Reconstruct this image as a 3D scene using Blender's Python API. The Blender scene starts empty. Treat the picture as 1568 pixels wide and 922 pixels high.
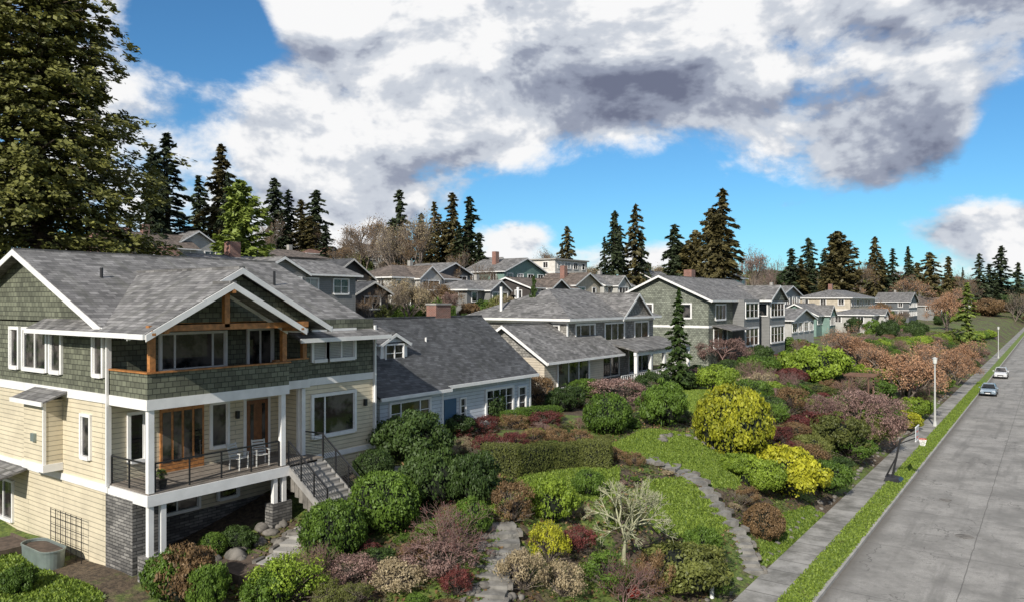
import bpy, bmesh, math, random
import numpy as np
from mathutils import Vector, Matrix
random.seed(7); rng=np.random.default_rng(7)
S=bpy.context.scene
COL=S.collection
# ------------------------------------------------------------------ camera
H=12.0; FPX=1150.0; TH=math.atan((1610-784)/FPX)
sn,cs=math.sin(TH),math.cos(TH)
cam=bpy.data.cameras.new("camera"); camo=bpy.data.objects.new("camera",cam); COL.objects.link(camo)
camo.location=(0,0,H); camo.rotation_euler=(math.pi/2,0,TH)
cam.lens=36*FPX/1568; cam.clip_end=6000; S.camera=camo
S.view_settings.view_transform='Standard'; S.view_settings.look='None'; S.view_settings.exposure=0
def P(u,D):
    L=(u-784)/FPX*D
    return (L*cs-D*sn, L*sn+D*cs)
# ------------------------------------------------------------------ terrain
XP=[-3000,-400,-145,-112,-86,-60,-38,-24,-17,-14.5,-12,-10.7,-10.3,40,3000]
ZP=[22,22,20,16,11.8,8.3,5.2,4.5,3.6,2.7,.9,.15,.02,.02,-6]
def hgt(x,y):
    x=np.asarray(x,float); y=np.asarray(y,float)
    b=np.interp(x,XP,ZP)
    t=np.clip((y-11)/14,0,1); t=t*t*(3-2*t)
    k=.57+.43*t
    n=.18*np.sin(x*.7+1.3*np.sin(y*.23))*np.sin(y*.45+.4*x)*np.clip((-11.5-x)/4,0,1)
    far=np.clip((y-425)/250,0,1)*14*np.clip((120-x)/120,0,1)*np.clip((x+260)/160,0,1)
    return b*k+n-0.03+far
def survey(u,v):
    a=(u-784)/FPX; s=(v-461)/FPX
    for D in np.concatenate([np.arange(14,80,.15),np.arange(80,600,1.)]):
        x=a*D*cs-D*sn; y=a*D*sn+D*cs
        if H-s*D<=float(hgt(x,y)): return x,y,D
    return x,y,D
# ------------------------------------------------------------------ node helpers
def newmat(name):
    m=bpy.data.materials.new(name); m.use_nodes=True
    nt=m.node_tree; b=nt.nodes['Principled BSDF']; return m,nt,b
def N(nt,t,**k):
    n=nt.nodes.new(t)
    for a,b in k.items(): setattr(n,a,b)
    return n
def val(nt,sock,v):
    if isinstance(v,bpy.types.NodeSocket): nt.links.new(v,sock)
    else: sock.default_value=v
def M(nt,op,a,b=0.0,c=0.0,clamp=False):
    n=N(nt,'ShaderNodeMath',operation=op,use_clamp=clamp)
    val(nt,n.inputs[0],a); val(nt,n.inputs[1],b); val(nt,n.inputs[2],c); return n.outputs[0]
def mixc(nt,f,a,b,mode='MIX'):
    n=N(nt,'ShaderNodeMix',data_type='RGBA',blend_type=mode)
    val(nt,n.inputs[0],f)
    for i,c in ((6,a),(7,b)):
        if isinstance(c,(tuple,list)): c=tuple(c)+(1,) if len(c)==3 else c
        val(nt,n.inputs[i],c)
    return n.outputs[2]
def noise(nt,vec,scale,detail=4,rough=.55,dist=0):
    n=N(nt,'ShaderNodeTexNoise'); val(nt,n.inputs['Scale'],scale); n.inputs['Detail'].default_value=detail
    n.inputs['Roughness'].default_value=rough; n.inputs['Distortion'].default_value=dist
    if vec is not None: nt.links.new(vec,n.inputs['Vector'])
    return n.outputs[0]
def ss(nt,x,a,b,lo=0,hi=1):
    n=N(nt,'ShaderNodeMapRange',interpolation_type='SMOOTHSTEP'); val(nt,n.inputs[0],x)
    n.inputs[1].default_value=a;n.inputs[2].default_value=b;n.inputs[3].default_value=lo;n.inputs[4].default_value=hi
    return n.outputs[0]
def pos(nt): return N(nt,'ShaderNodeNewGeometry').outputs['Position']
def walluv(nt,kz=1.0):
    g=N(nt,'ShaderNodeNewGeometry'); sp=N(nt,'ShaderNodeSeparateXYZ'); nt.links.new(g.outputs['Position'],sp.inputs[0])
    sn_=N(nt,'ShaderNodeSeparateXYZ'); nt.links.new(g.outputs['True Normal'],sn_.inputs[0])
    ax=M(nt,'ABSOLUTE',sn_.outputs[0]); ay=M(nt,'ABSOLUTE',sn_.outputs[1])
    f=M(nt,'GREATER_THAN',ay,ax)
    u=M(nt,'ADD',M(nt,'MULTIPLY',sp.outputs[0],f),M(nt,'MULTIPLY',sp.outputs[1],M(nt,'SUBTRACT',1.0,f)))
    c=N(nt,'ShaderNodeCombineXYZ'); nt.links.new(u,c.inputs[0]); nt.links.new(M(nt,'MULTIPLY',sp.outputs[2],kz),c.inputs[1])
    return c.outputs[0]
def bump(nt,b,h,strength,dist):
    n=N(nt,'ShaderNodeBump'); n.inputs['Strength'].default_value=strength; n.inputs['Distance'].default_value=dist
    nt.links.new(h,n.inputs['Height']); nt.links.new(n.outputs[0],b.inputs['Normal'])
def mul(c,k): return tuple(min(1,x*k) for x in c)
def paint(name,c,rough=.6,amt=.12,scale=1.5,metal=0,spec=None):
    m,nt,b=newmat(name); p=pos(nt)
    f=noise(nt,p,scale,4,.6)
    f2=ss(nt,f,.3,.7)
    nt.links.new(mixc(nt,f2,mul(c,1-amt),mul(c,1+amt*.5)),b.inputs['Base Color'])
    b.inputs['Roughness'].default_value=rough; b.inputs['Metallic'].default_value=metal
    if spec is not None: b.inputs['Specular IOR Level'].default_value=spec
    return m
def bricky(name,c1,c2,cm,w,hh,mortar=.012,kz=1.0,rough=.85,bs=.6,bd=.02,bias=0,wear=.25,stain=None):
    m,nt,b=newmat(name); uv=walluv(nt,kz)
    t=N(nt,'ShaderNodeTexBrick'); nt.links.new(uv,t.inputs['Vector'])
    t.inputs['Scale'].default_value=1; t.inputs['Brick Width'].default_value=w; t.inputs['Row Height'].default_value=hh
    t.inputs['Mortar Size'].default_value=mortar; t.inputs['Mortar Smooth'].default_value=.3; t.inputs['Bias'].default_value=bias
    t.inputs['Color1'].default_value=(*c1,1); t.inputs['Color2'].default_value=(*c2,1); t.inputs['Mortar'].default_value=(*cm,1)
    nz=noise(nt,pos(nt),.9,5,.65)
    k=ss(nt,nz,.25,.75,1-wear,1+wear*.6)
    cc=N(nt,'ShaderNodeCombineColor')
    for i in range(3): nt.links.new(k,cc.inputs[i])
    col=mixc(nt,1.0,t.outputs['Color'],cc.outputs[0],'MULTIPLY')
    if stain: # moss / weather streaks running down the slope
        mp=N(nt,'ShaderNodeMapping'); nt.links.new(uv,mp.inputs[0]); mp.inputs['Scale'].default_value=(2.2,.45,1)
        col=mixc(nt,ss(nt,noise(nt,mp.outputs[0],1.0,5,.7),.48,.72,0,.55),col,stain)
    nt.links.new(col,b.inputs['Base Color'])
    b.inputs['Roughness'].default_value=rough
    bump(nt,b,M(nt,'SUBTRACT',1.0,t.outputs['Fac']),bs,bd)
    return m
def siding(name,c,pitch=.18): return bricky(name,c,mul(c,.94),mul(c,.55),6.0,pitch,.013,rough=.6,bs=.8,wear=.16)  # darker lines between courses paint in the shadow gap under each lap
def shingle(name,c,w=.28,hh=.19): return bricky(name,mul(c,1.3),mul(c,.7),mul(c,.35),w,hh,.014,rough=.85,bs=.9,bd=.03,wear=.28)
def roofing(name,c): return bricky(name,mul(c,1.45),mul(c,.6),mul(c,.4),.34,.09,.006,kz=1.0,rough=.9,bs=.5,bd=.02,wear=.4,stain=(c[0]*.5,c[1]*.52,c[2]*.42))
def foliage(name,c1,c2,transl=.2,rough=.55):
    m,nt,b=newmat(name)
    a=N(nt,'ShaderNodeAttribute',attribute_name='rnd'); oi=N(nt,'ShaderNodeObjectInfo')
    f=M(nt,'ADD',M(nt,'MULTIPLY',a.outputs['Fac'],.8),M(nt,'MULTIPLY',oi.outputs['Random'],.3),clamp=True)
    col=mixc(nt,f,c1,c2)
    nt.links.new(col,b.inputs['Base Color']); b.inputs['Roughness'].default_value=rough
    b.inputs['Specular IOR Level'].default_value=.35
    tr=N(nt,'ShaderNodeBsdfTranslucent'); nt.links.new(col,tr.inputs[0])
    mx=N(nt,'ShaderNodeMixShader'); mx.inputs[0].default_value=transl
    nt.links.new(b.outputs[0],mx.inputs[1]); nt.links.new(tr.outputs[0],mx.inputs[2])
    nt.links.new(mx.outputs[0],nt.nodes['Material Output'].inputs[0])
    return m
# ------------------------------------------------------------------ materials
m_white=paint('white_paint',(.82,.81,.79),.5,.1)
m_black=paint('black_metal',(.02,.02,.022),.4,.1)
m_glass,nt,b=newmat('window_glass')
nt.links.new(mixc(nt,ss(nt,noise(nt,pos(nt),1.1,3),.42,.62),(.008,.010,.012),(.11,.10,.095)),b.inputs['Base Color'])
b.inputs['Roughness'].default_value=.04; b.inputs['Specular IOR Level'].default_value=.6
m_blind=bricky('window_blinds',(.5,.5,.48),(.42,.42,.42),(.2,.2,.2),5,.07,.008,rough=.15)
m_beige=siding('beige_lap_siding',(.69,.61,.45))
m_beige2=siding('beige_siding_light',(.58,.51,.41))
m_green=shingle('green_shingle_siding',(.145,.152,.108))
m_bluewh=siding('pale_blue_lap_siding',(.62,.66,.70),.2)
m_gray=shingle('gray_shingle_siding',(.29,.275,.25))
m_graygr=shingle('gray_green_shingle_siding',(.22,.235,.19))
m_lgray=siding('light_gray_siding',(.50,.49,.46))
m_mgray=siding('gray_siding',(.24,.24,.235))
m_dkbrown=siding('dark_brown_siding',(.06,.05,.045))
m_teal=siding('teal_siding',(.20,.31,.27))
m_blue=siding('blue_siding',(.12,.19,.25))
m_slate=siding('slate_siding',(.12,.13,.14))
m_stucco=paint('cream_stucco',(.50,.44,.35),.9,.2)
m_wstucco=paint('white_stucco',(.66,.63,.58),.9,.12)
m_roof=roofing('gray_asphalt_roof',(.19,.183,.178))
m_roofdk=roofing('dark_asphalt_roof',(.078,.08,.085))
m_roofbr=roofing('brown_asphalt_roof',(.15,.12,.10))
m_roofred=roofing('red_brown_roof',(.19,.105,.08))
m_brick=bricky('red_brick',(.32,.12,.08),(.22,.08,.055),(.3,.27,.24),.22,.075,.012)
m_stone=bricky('stacked_stone',(.30,.285,.265),(.11,.105,.10),(.05,.05,.05),.38,.11,.012,bs=1,bd=.05,wear=.5)
m_wood=paint('cedar_timber',(.44,.19,.06),.45,.4,6)
m_door=paint('oak_door',(.22,.09,.035),.35,.3,5)
m_blued=paint('blue_door',(.06,.13,.22),.4,.1)
m_deck=paint('deck_boards',(.22,.19,.16),.7,.25,5)
m_step=paint('gray_steps',(.30,.29,.275),.8,.2,3)
m_conc=paint('concrete',(.36,.345,.32),.9,.2,1.2)
m_galv=paint('galvanized_steel',(.30,.36,.35),.4,.15,3,metal=.5)
m_bark=paint('bark',(.11,.08,.06),.95,.4,4)
m_barklt=paint('pale_bark',(.42,.42,.27),.9,.3,6)
m_barkpk=paint('reddish_bark',(.27,.17,.15),.9,.3,6)
m_barkgy=paint('gray_bark',(.22,.18,.15),.9,.3,2)
m_rock=paint('rock',(.19,.175,.155),.95,.5,2.6)
m_slab=paint('stone_slab',(.23,.22,.20),.95,.4,2.2)
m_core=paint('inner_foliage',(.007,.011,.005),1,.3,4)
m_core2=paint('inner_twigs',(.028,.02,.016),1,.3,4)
F=dict(
 green=foliage('leaf_green',(.015,.042,.007),(.16,.26,.035)),
 dark=foliage('leaf_dark_green',(.009,.023,.006),(.085,.14,.032)),
 olive=foliage('leaf_olive',(.030,.042,.010),(.22,.24,.06)),
 yellow=foliage('leaf_golden',(.10,.13,.012),(.64,.62,.045),.22),
 ygreen=foliage('leaf_lime',(.05,.10,.012),(.35,.47,.05),.22),
 red=foliage('leaf_burgundy',(.035,.012,.012),(.23,.065,.055)),
 brown=foliage('leaf_rust',(.060,.036,.018),(.33,.21,.10)),
 pink=foliage('twig_mauve',(.105,.062,.055),(.40,.26,.22),.2),
 salmon=foliage('twig_salmon',(.18,.095,.05),(.58,.34,.20),.2),
 fir=foliage('fir_needles',(.010,.019,.011),(.085,.11,.05),.1),
 firlt=foliage('cedar_foliage',(.05,.09,.018),(.30,.37,.075),.15),
 firbr=foliage('cypress_foliage',(.026,.027,.013),(.20,.165,.06),.12),
 redw=foliage('redwood_foliage',(.016,.024,.008),(.31,.31,.08),.14),
 scarlet=foliage('leaf_scarlet',(.2,.02,.015),(.5,.05,.03)),
 tan=foliage('dry_grass_blades',(.17,.13,.075),(.54,.44,.27)),
 grass=foliage('grass_blades',(.05,.10,.014),(.27,.36,.055),.25),
)
# ------------------------------------------------------------------ mesh helpers
def link(o,parent=None):
    COL.objects.link(o)
    if parent: o.parent=parent
    return o
def mesh_q(name,V,Q,mats,mi=None,rnd=None):
    me=bpy.data.meshes.new(name); V=np.asarray(V,np.float32); Q=np.asarray(Q,np.int32)
    me.vertices.add(len(V)); me.vertices.foreach_set('co',V.ravel())
    me.loops.add(Q.size); me.loops.foreach_set('vertex_index',Q.ravel())
    me.polygons.add(len(Q)); me.polygons.foreach_set('loop_start',np.arange(len(Q),dtype=np.int32)*4)
    for m in mats: me.materials.append(m)
    if mi is not None: me.polygons.foreach_set('material_index',np.asarray(mi,np.int32))
    me.update(calc_edges=True)
    if rnd is not None:
        a=me.attributes.new('rnd','FLOAT','POINT'); a.data.foreach_set('value',np.asarray(rnd,np.float32))
    me.validate()
    return me
def unit(v): return v/np.maximum(np.linalg.norm(v,axis=1,keepdims=True),1e-9)
def leafq(C,Nn,size,asp=1.7,axis=None):
    n=len(C); r=rng.normal(size=(n,3)) if axis is None else axis+rng.normal(size=(n,3))*.35
    Nn=unit(Nn); t=unit(r-Nn*np.sum(r*Nn,1,keepdims=True)); b_=np.cross(Nn,t)
    s=(size*(.6+.8*rng.random(n)))[:,None]
    V=np.stack([C-t*s*asp*.5,C+b_*s*.5,C+t*s*asp*.5,C-b_*s*.5],1).reshape(-1,3)
    return V,np.arange(4*n).reshape(-1,4)
def tubes(segs,sides=5):
    segs=np.array(segs,float)
    p0=segs[:,0:3];r0=segs[:,3];p1=segs[:,4:7];r1=segs[:,7]
    d=unit(p1-p0); up=np.where(np.abs(d[:,2:3])>.9,[[1.,0,0]],[[0,0,1.]]); a=unit(np.cross(d,up)); b_=np.cross(d,a)
    V=[]
    for P_,r in ((p0,r0),(p1,r1)):
        for k in range(sides):
            an=2*math.pi*k/sides
            V.append(P_+(a*math.cos(an)+b_*math.sin(an))*r[:,None])
    V=np.stack(V,1); n=len(segs); V=V.reshape(-1,3)
    Q=[]; base=np.arange(n)*2*sides
    for k in range(sides):
        k2=(k+1)%sides
        Q.append(np.stack([base+k,base+k2,base+sides+k2,base+sides+k],1))
    return V,np.concatenate(Q)
def join(parts):
    Vs=[];Qs=[];mi=[];rn=[];o=0
    for V,Q,m,r in parts:
        if len(V)==0: continue
        Vs.append(V);Qs.append(Q+o);mi.append(np.full(len(Q),m));rn.append(r if r is not None else np.full(len(V),.5));o+=len(V)
    return np.concatenate(Vs),np.concatenate(Qs),np.concatenate(mi),np.concatenate(rn)
def sphere_q(nu=14,nv=9):
    V=[];Q=[]
    for j in range(nv+1):
        ph=math.pi*j/nv
        for i in range(nu):
            a=2*math.pi*i/nu; V.append((math.sin(ph)*math.cos(a),math.sin(ph)*math.sin(a),math.cos(ph)))
    for j in range(nv):
        for i in range(nu): Q.append((j*nu+i,j*nu+(i+1)%nu,(j+1)*nu+(i+1)%nu,(j+1)*nu+i))
    V=np.array(V); V+=rng.normal(size=V.shape)*1e-4
    return V,np.array(Q)
def bush_mesh(name,style):
    if style=='box':
        n=9000
        f=rng.integers(0,5,n); a=rng.uniform(-1,1,(n,2))
        p=np.zeros((n,3)); q=np.zeros((n,3))
        for i,(ax,sg) in enumerate([(0,1),(0,-1),(1,1),(1,-1),(2,1)]):
            k=f==i; o=[j for j in range(3) if j!=ax]
            p[k,ax]=sg; p[k,o[0]]=a[k,0]; p[k,o[1]]=a[k,1]; q[k,ax]=sg
        nm=unit(p); p=p*.86+nm*.16
        p*=1+.06*rng.normal(size=(n,1)); C=p; Nn=q+.7*rng.normal(size=(n,3))
        C[:,2]=(C[:,2]+1)/2; L=.5*np.sin(C[:,0]*9)*np.sin(C[:,1]*11)*np.sin(C[:,2]*8)+.5
        r=.35*L+.65*rng.random(n)
        V,Q=leafq(C,Nn,.040); sv=np.array([[x,y,z] for x in(-.84,.84) for y in(-.84,.84) for z in(0,.88)])
        sq=np.array([[0,1,3,2],[4,6,7,5],[0,4,5,1],[2,3,7,6],[1,5,7,3],[0,2,6,4]])
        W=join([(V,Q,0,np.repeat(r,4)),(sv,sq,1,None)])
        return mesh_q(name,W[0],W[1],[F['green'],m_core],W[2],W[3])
    if style=='round': lobes,n,leaf,lo,hi,loose,capf,capr=60,8500,.038,.11,.26,.12,.35,.93
    elif style=='lumpy': lobes,n,leaf,lo,hi,loose,capf,capr=44,8500,.044,.11,.38,.4,.10,.75
    else: lobes,n,leaf,lo,hi,loose,capf,capr=30,4600,.034,.15,.42,.9,.05,.7
    cs_=[];rs=[]
    ex=rng.uniform(.75,1.15,3)
    for i in range(lobes):
        z=rng.uniform(-.45,1); a=i*2.4+rng.uniform(-.6,.6); rr=math.sqrt(max(0,1-z*z))
        R=rng.uniform(lo,hi); k=(1-R)*(rng.uniform(.75,1.15) if style!='round' else rng.uniform(.94,1.06))
        cs_.append((rr*math.cos(a)*k,rr*math.sin(a)*k,z*k)); rs.append(R)
    cs_=np.array(cs_); rs=np.array(rs)
    if style!='round': cs_*=ex
    ncap=int(n*capf); d1=unit(rng.normal(size=(ncap,3))); C1=d1*capr*(1+.05*rng.normal(size=(ncap,1))); r1=rng.random(ncap)*.6
    m=n-ncap; pr=rs**2/np.sum(rs**2); idx=rng.choice(lobes,m,p=pr); d2=unit(rng.normal(size=(m,3)))
    out=unit(cs_)[idx]; fl=np.sum(d2*out,1)<-.2; d2[fl]*=-1
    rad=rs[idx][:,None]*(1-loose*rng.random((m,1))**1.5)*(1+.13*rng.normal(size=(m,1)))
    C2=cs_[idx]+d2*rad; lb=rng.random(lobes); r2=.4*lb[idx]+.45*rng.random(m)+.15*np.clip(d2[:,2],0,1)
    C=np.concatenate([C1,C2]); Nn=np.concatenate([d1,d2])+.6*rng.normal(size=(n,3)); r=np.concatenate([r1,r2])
    C[:,2]=C[:,2]*.53+.45; k=C[:,2]>0; C,Nn,r=C[k],Nn[k],r[k]
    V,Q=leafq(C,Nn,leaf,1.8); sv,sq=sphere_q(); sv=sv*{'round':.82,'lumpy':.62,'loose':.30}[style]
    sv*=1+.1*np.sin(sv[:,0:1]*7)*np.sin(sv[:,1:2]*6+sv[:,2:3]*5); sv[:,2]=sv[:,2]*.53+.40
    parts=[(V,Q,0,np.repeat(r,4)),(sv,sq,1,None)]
    if style=='loose':
        sg=[]
        for i in range(90):
            a=random.uniform(0,6.28); e=random.uniform(.1,1.4); l=random.uniform(.7,1.08)
            q=(l*math.cos(a)*math.cos(e),l*math.sin(a)*math.cos(e),.1+l*math.sin(e)*.9); mid=(q[0]*.45,q[1]*.45,q[2]*.6)
            sg.append((0,0,0,.014,*mid,.010)); sg.append((*mid,.010,*q,.003))
        tv,tq=tubes(sg,3); parts.append((tv,tq,2,None))
    W=join(parts)
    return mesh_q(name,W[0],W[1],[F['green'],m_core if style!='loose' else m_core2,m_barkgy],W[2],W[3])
BUSH={s:[bush_mesh('bush_%s_%d'%(s,i),s) for i in range(c)] for s,c in (('round',3),('lumpy',7),('loose',6),('box',2))}
def set_mat(o,m):
    o.material_slots[0].link='OBJECT'; o.material_slots[0].material=m
def bush(name,x,y,w,d,h,kind,style='lumpy',rot=None,sink=.1,parent=None,z=None):
    me=random.choice(BUSH[style]); o=bpy.data.objects.new(name,me); link(o,parent)
    zz=float(hgt(x,y)) if z is None else z
    o.location=(x,y,zz-sink*h); o.scale=(w/2,d/2,h*(1+sink)); o.rotation_euler=(0,0,random.uniform(0,6.28) if rot is None else rot)
    set_mat(o,F[kind]); return o
def conifer_mesh(name,nb,nl,r0,leaf,droop=.25,pw=.8,zb=.06,rise=.15,clump=0,asp=2.2,irr=.3):
    Cs=[];Ns=[];Rs=[];Ax=[];segs=[]
    ga=random.uniform(0,6.28); gz=random.uniform(.2,.8); lean=random.uniform(-.01,.01)
    for i in range(nb):
        t=(i+.5)/nb; t=t**.92; z0=zb+(1-zb)*t*.985
        a=i*2.39996+random.uniform(-.5,.5); ca,sa=math.cos(a),math.sin(a)
        sec=1-irr*max(0,math.cos(a-ga))*math.exp(-((t-gz)/.15)**2)-irr*.5*max(0,math.cos(a-ga*2+3))*math.exp(-((t-gz*.5)/.12)**2)
        L=r0*((1-t)**pw*.95+.05)*random.uniform(1-irr*1.6,1.15)*(min(1,.6+t*4))*sec
        n=max(8,int(nl*(.2+.8*L/r0)))
        if clump:
            k=rng.random((clump,))**.6; j=rng.integers(0,clump,n); s=k[j]+rng.normal(size=n)*.05
            lat=rng.normal(size=clump)[j]*.20*L+rng.normal(size=n)*.038*L; zz=(rng.normal(size=clump)[j]*.06+rng.normal(size=n)*.03)*L
            bl=rng.random(clump)[j]
        else:
            s=rng.random(n)**.65; lat=rng.normal(size=n)*.17*L*(1.15-s); zz=rng.normal(size=n)*.05*L-np.abs(rng.normal(size=n))*.09*L
            bl=random.random()
        s=np.clip(s,0.03,1.08); z=z0+rise*L*s-droop*L*s*s+zz
        C=np.stack([ca*L*s-sa*lat+lean*z,sa*L*s+ca*lat,z],1); Cs.append(C)
        Ns.append(np.array([ca*.5,sa*.5,.8])+.6*rng.normal(size=(n,3)))
        Ax.append(np.tile([ca,sa,-.4],(n,1)))
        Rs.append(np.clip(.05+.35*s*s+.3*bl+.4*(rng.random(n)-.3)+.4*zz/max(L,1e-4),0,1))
        segs.append((0,0,z0,.004*(1.2-t),ca*L*.8,sa*L*.8,z0+rise*L*.8-droop*L*.64,.001))
    C=np.concatenate(Cs);Nn=np.concatenate(Ns);r=np.concatenate(Rs);A=np.concatenate(Ax)
    V,Q=leafq(C,Nn,leaf,asp,A)
    for k in range(8): segs.append((0,0,k/8*.97,.016*(1-k/8)+.001,0,0,(k+1)/8*.97,.016*(1-(k+1)/8)+.001))
    tv,tq=tubes(segs,5)
    W=join([(V,Q,0,np.repeat(r,4)),(tv,tq,1,None)])
    return mesh_q(name,W[0],W[1],[F['fir'],m_bark],W[2],W[3])
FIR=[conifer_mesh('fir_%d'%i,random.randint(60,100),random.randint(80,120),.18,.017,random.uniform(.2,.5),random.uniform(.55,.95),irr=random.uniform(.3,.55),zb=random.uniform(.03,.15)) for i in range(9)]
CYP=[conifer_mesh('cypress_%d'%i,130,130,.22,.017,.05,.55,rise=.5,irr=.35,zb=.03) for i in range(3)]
def tree_c(name,x,y,ztop,w,kind,meshes=FIR,zbase=None,parent=None):
    z=float(hgt(x,y))-.5 if zbase is None else zbase
    h=ztop-z; o=bpy.data.objects.new(name,random.choice(meshes)); link(o,parent); o.location=(x,y,z)
    r=.18 if meshes is FIR else .22
    k=w/2/r; o.scale=(k,k,h); o.rotation_euler=(random.uniform(-.025,.025),random.uniform(-.025,.025),random.uniform(0,6.28)); set_mat(o,F[kind]); return o
def bare_mesh(name,seed,spread=.5,depth_=6,weep=0,leaves=0,leaf=.02,bark=m_bark,r0=.022,trunk=.2,tw=3,mult=False,rk=.62):
    R=random.Random(seed); segs=[];tips=[]
    def grow(p,d,L,r,k):
        q=p
        for j in range(2):
            dd=(d+Vector((R.gauss(0,.12),R.gauss(0,.12),R.gauss(0,.1)-weep*.25*(depth_-k)/depth_))).normalized()
            q2=q+dd*L/2; segs.append((*q,r*(1-.18*j),*q2,r*(1-.18*(j+1)))); q=q2; d=dd
        if k==0: tips.append(q); return
        if k<=2: tips.append(q)
        n=tw if k<depth_ else tw+1
        for i in range(n):
            a=R.uniform(0,6.28); s=spread*R.uniform(.6,1.3)
            o=d.orthogonal().normalized(); o.rotate(Matrix.Rotation(a,3,d))
            nd=(d+o*s+Vector((0,0,.12-weep*.5*(depth_-k)/depth_))).normalized()
            grow(q,nd,L*R.uniform(.62,.86),r*rk,k-1)
    if mult:
        for i in range(5):
            a=i*1.26+R.random(); grow(Vector((0,0,0)),Vector((math.cos(a)*.45,math.sin(a)*.45,1)).normalized(),trunk*R.uniform(.9,1.3),r0,depth_-1)
    else: grow(Vector((0,0,0)),Vector((0,0,1)),trunk,r0,depth_)
    V,Q=tubes(segs,3 if depth_>5 else 4)
    zm=V[:,2].max(); V=V/zm; parts=[(V,Q,1,None)]
    if leaves:
        T=np.array([list(t) for t in tips])/zm; idx=rng.integers(0,len(T),leaves)
        C=T[idx]+rng.normal(size=(leaves,3))*.03; C[:,2]-=np.abs(rng.normal(size=leaves))*.05*weep
        lv,lq=leafq(C,rng.normal(size=(leaves,3)),leaf,3 if weep else 1.8,np.tile([0,0,-1. if weep else .6],(leaves,1)))
        parts.append((lv,lq,0,np.repeat(.5*rng.random(leaves)+.5*(rng.random(len(T))[idx]),4)))
    W=join(parts); me=mesh_q(name,W[0],W[1],[F['green'],bark],W[2],W[3])
    me['rad']=float(np.percentile(np.hypot(W[0][:,0],W[0][:,1]),97)); return me
BARE={'lime':bare_mesh('bare_lime',4,.62,6,.0,700,.010,m_barklt,.026,.24,3,False,rk=.66),
 'pink':bare_mesh('bare_pink',5,.75,6,.1,900,.010,m_barkpk,.012,.18,3,True),
 'weep':bare_mesh('weeping_cherry',8,.8,6,1.0,6500,.014,m_barkpk,.03,.3,3),
 'salmon':bare_mesh('salmon_maple',11,.55,6,0,8000,.015,m_barkgy,.022,.2,3,True),
 'gray':bare_mesh('bare_gray',14,.42,6,0,2500,.010,m_barkgy,.02,.2,3),
 'gray2':bare_mesh('bare_gray2',19,.5,6,0,2500,.010,m_barkgy,.016,.17,3,True)}
def btree(name,x,y,w,h,which,kind='pink',parent=None):
    me=BARE[which]; o=bpy.data.objects.new(name,me); link(o,parent); o.location=(x,y,float(hgt(x,y))-.05)
    k=w/2/me['rad']; o.scale=(k,k,h); o.rotation_euler=(0,0,random.uniform(0,6.28)); set_mat(o,F[kind]); return o
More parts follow.
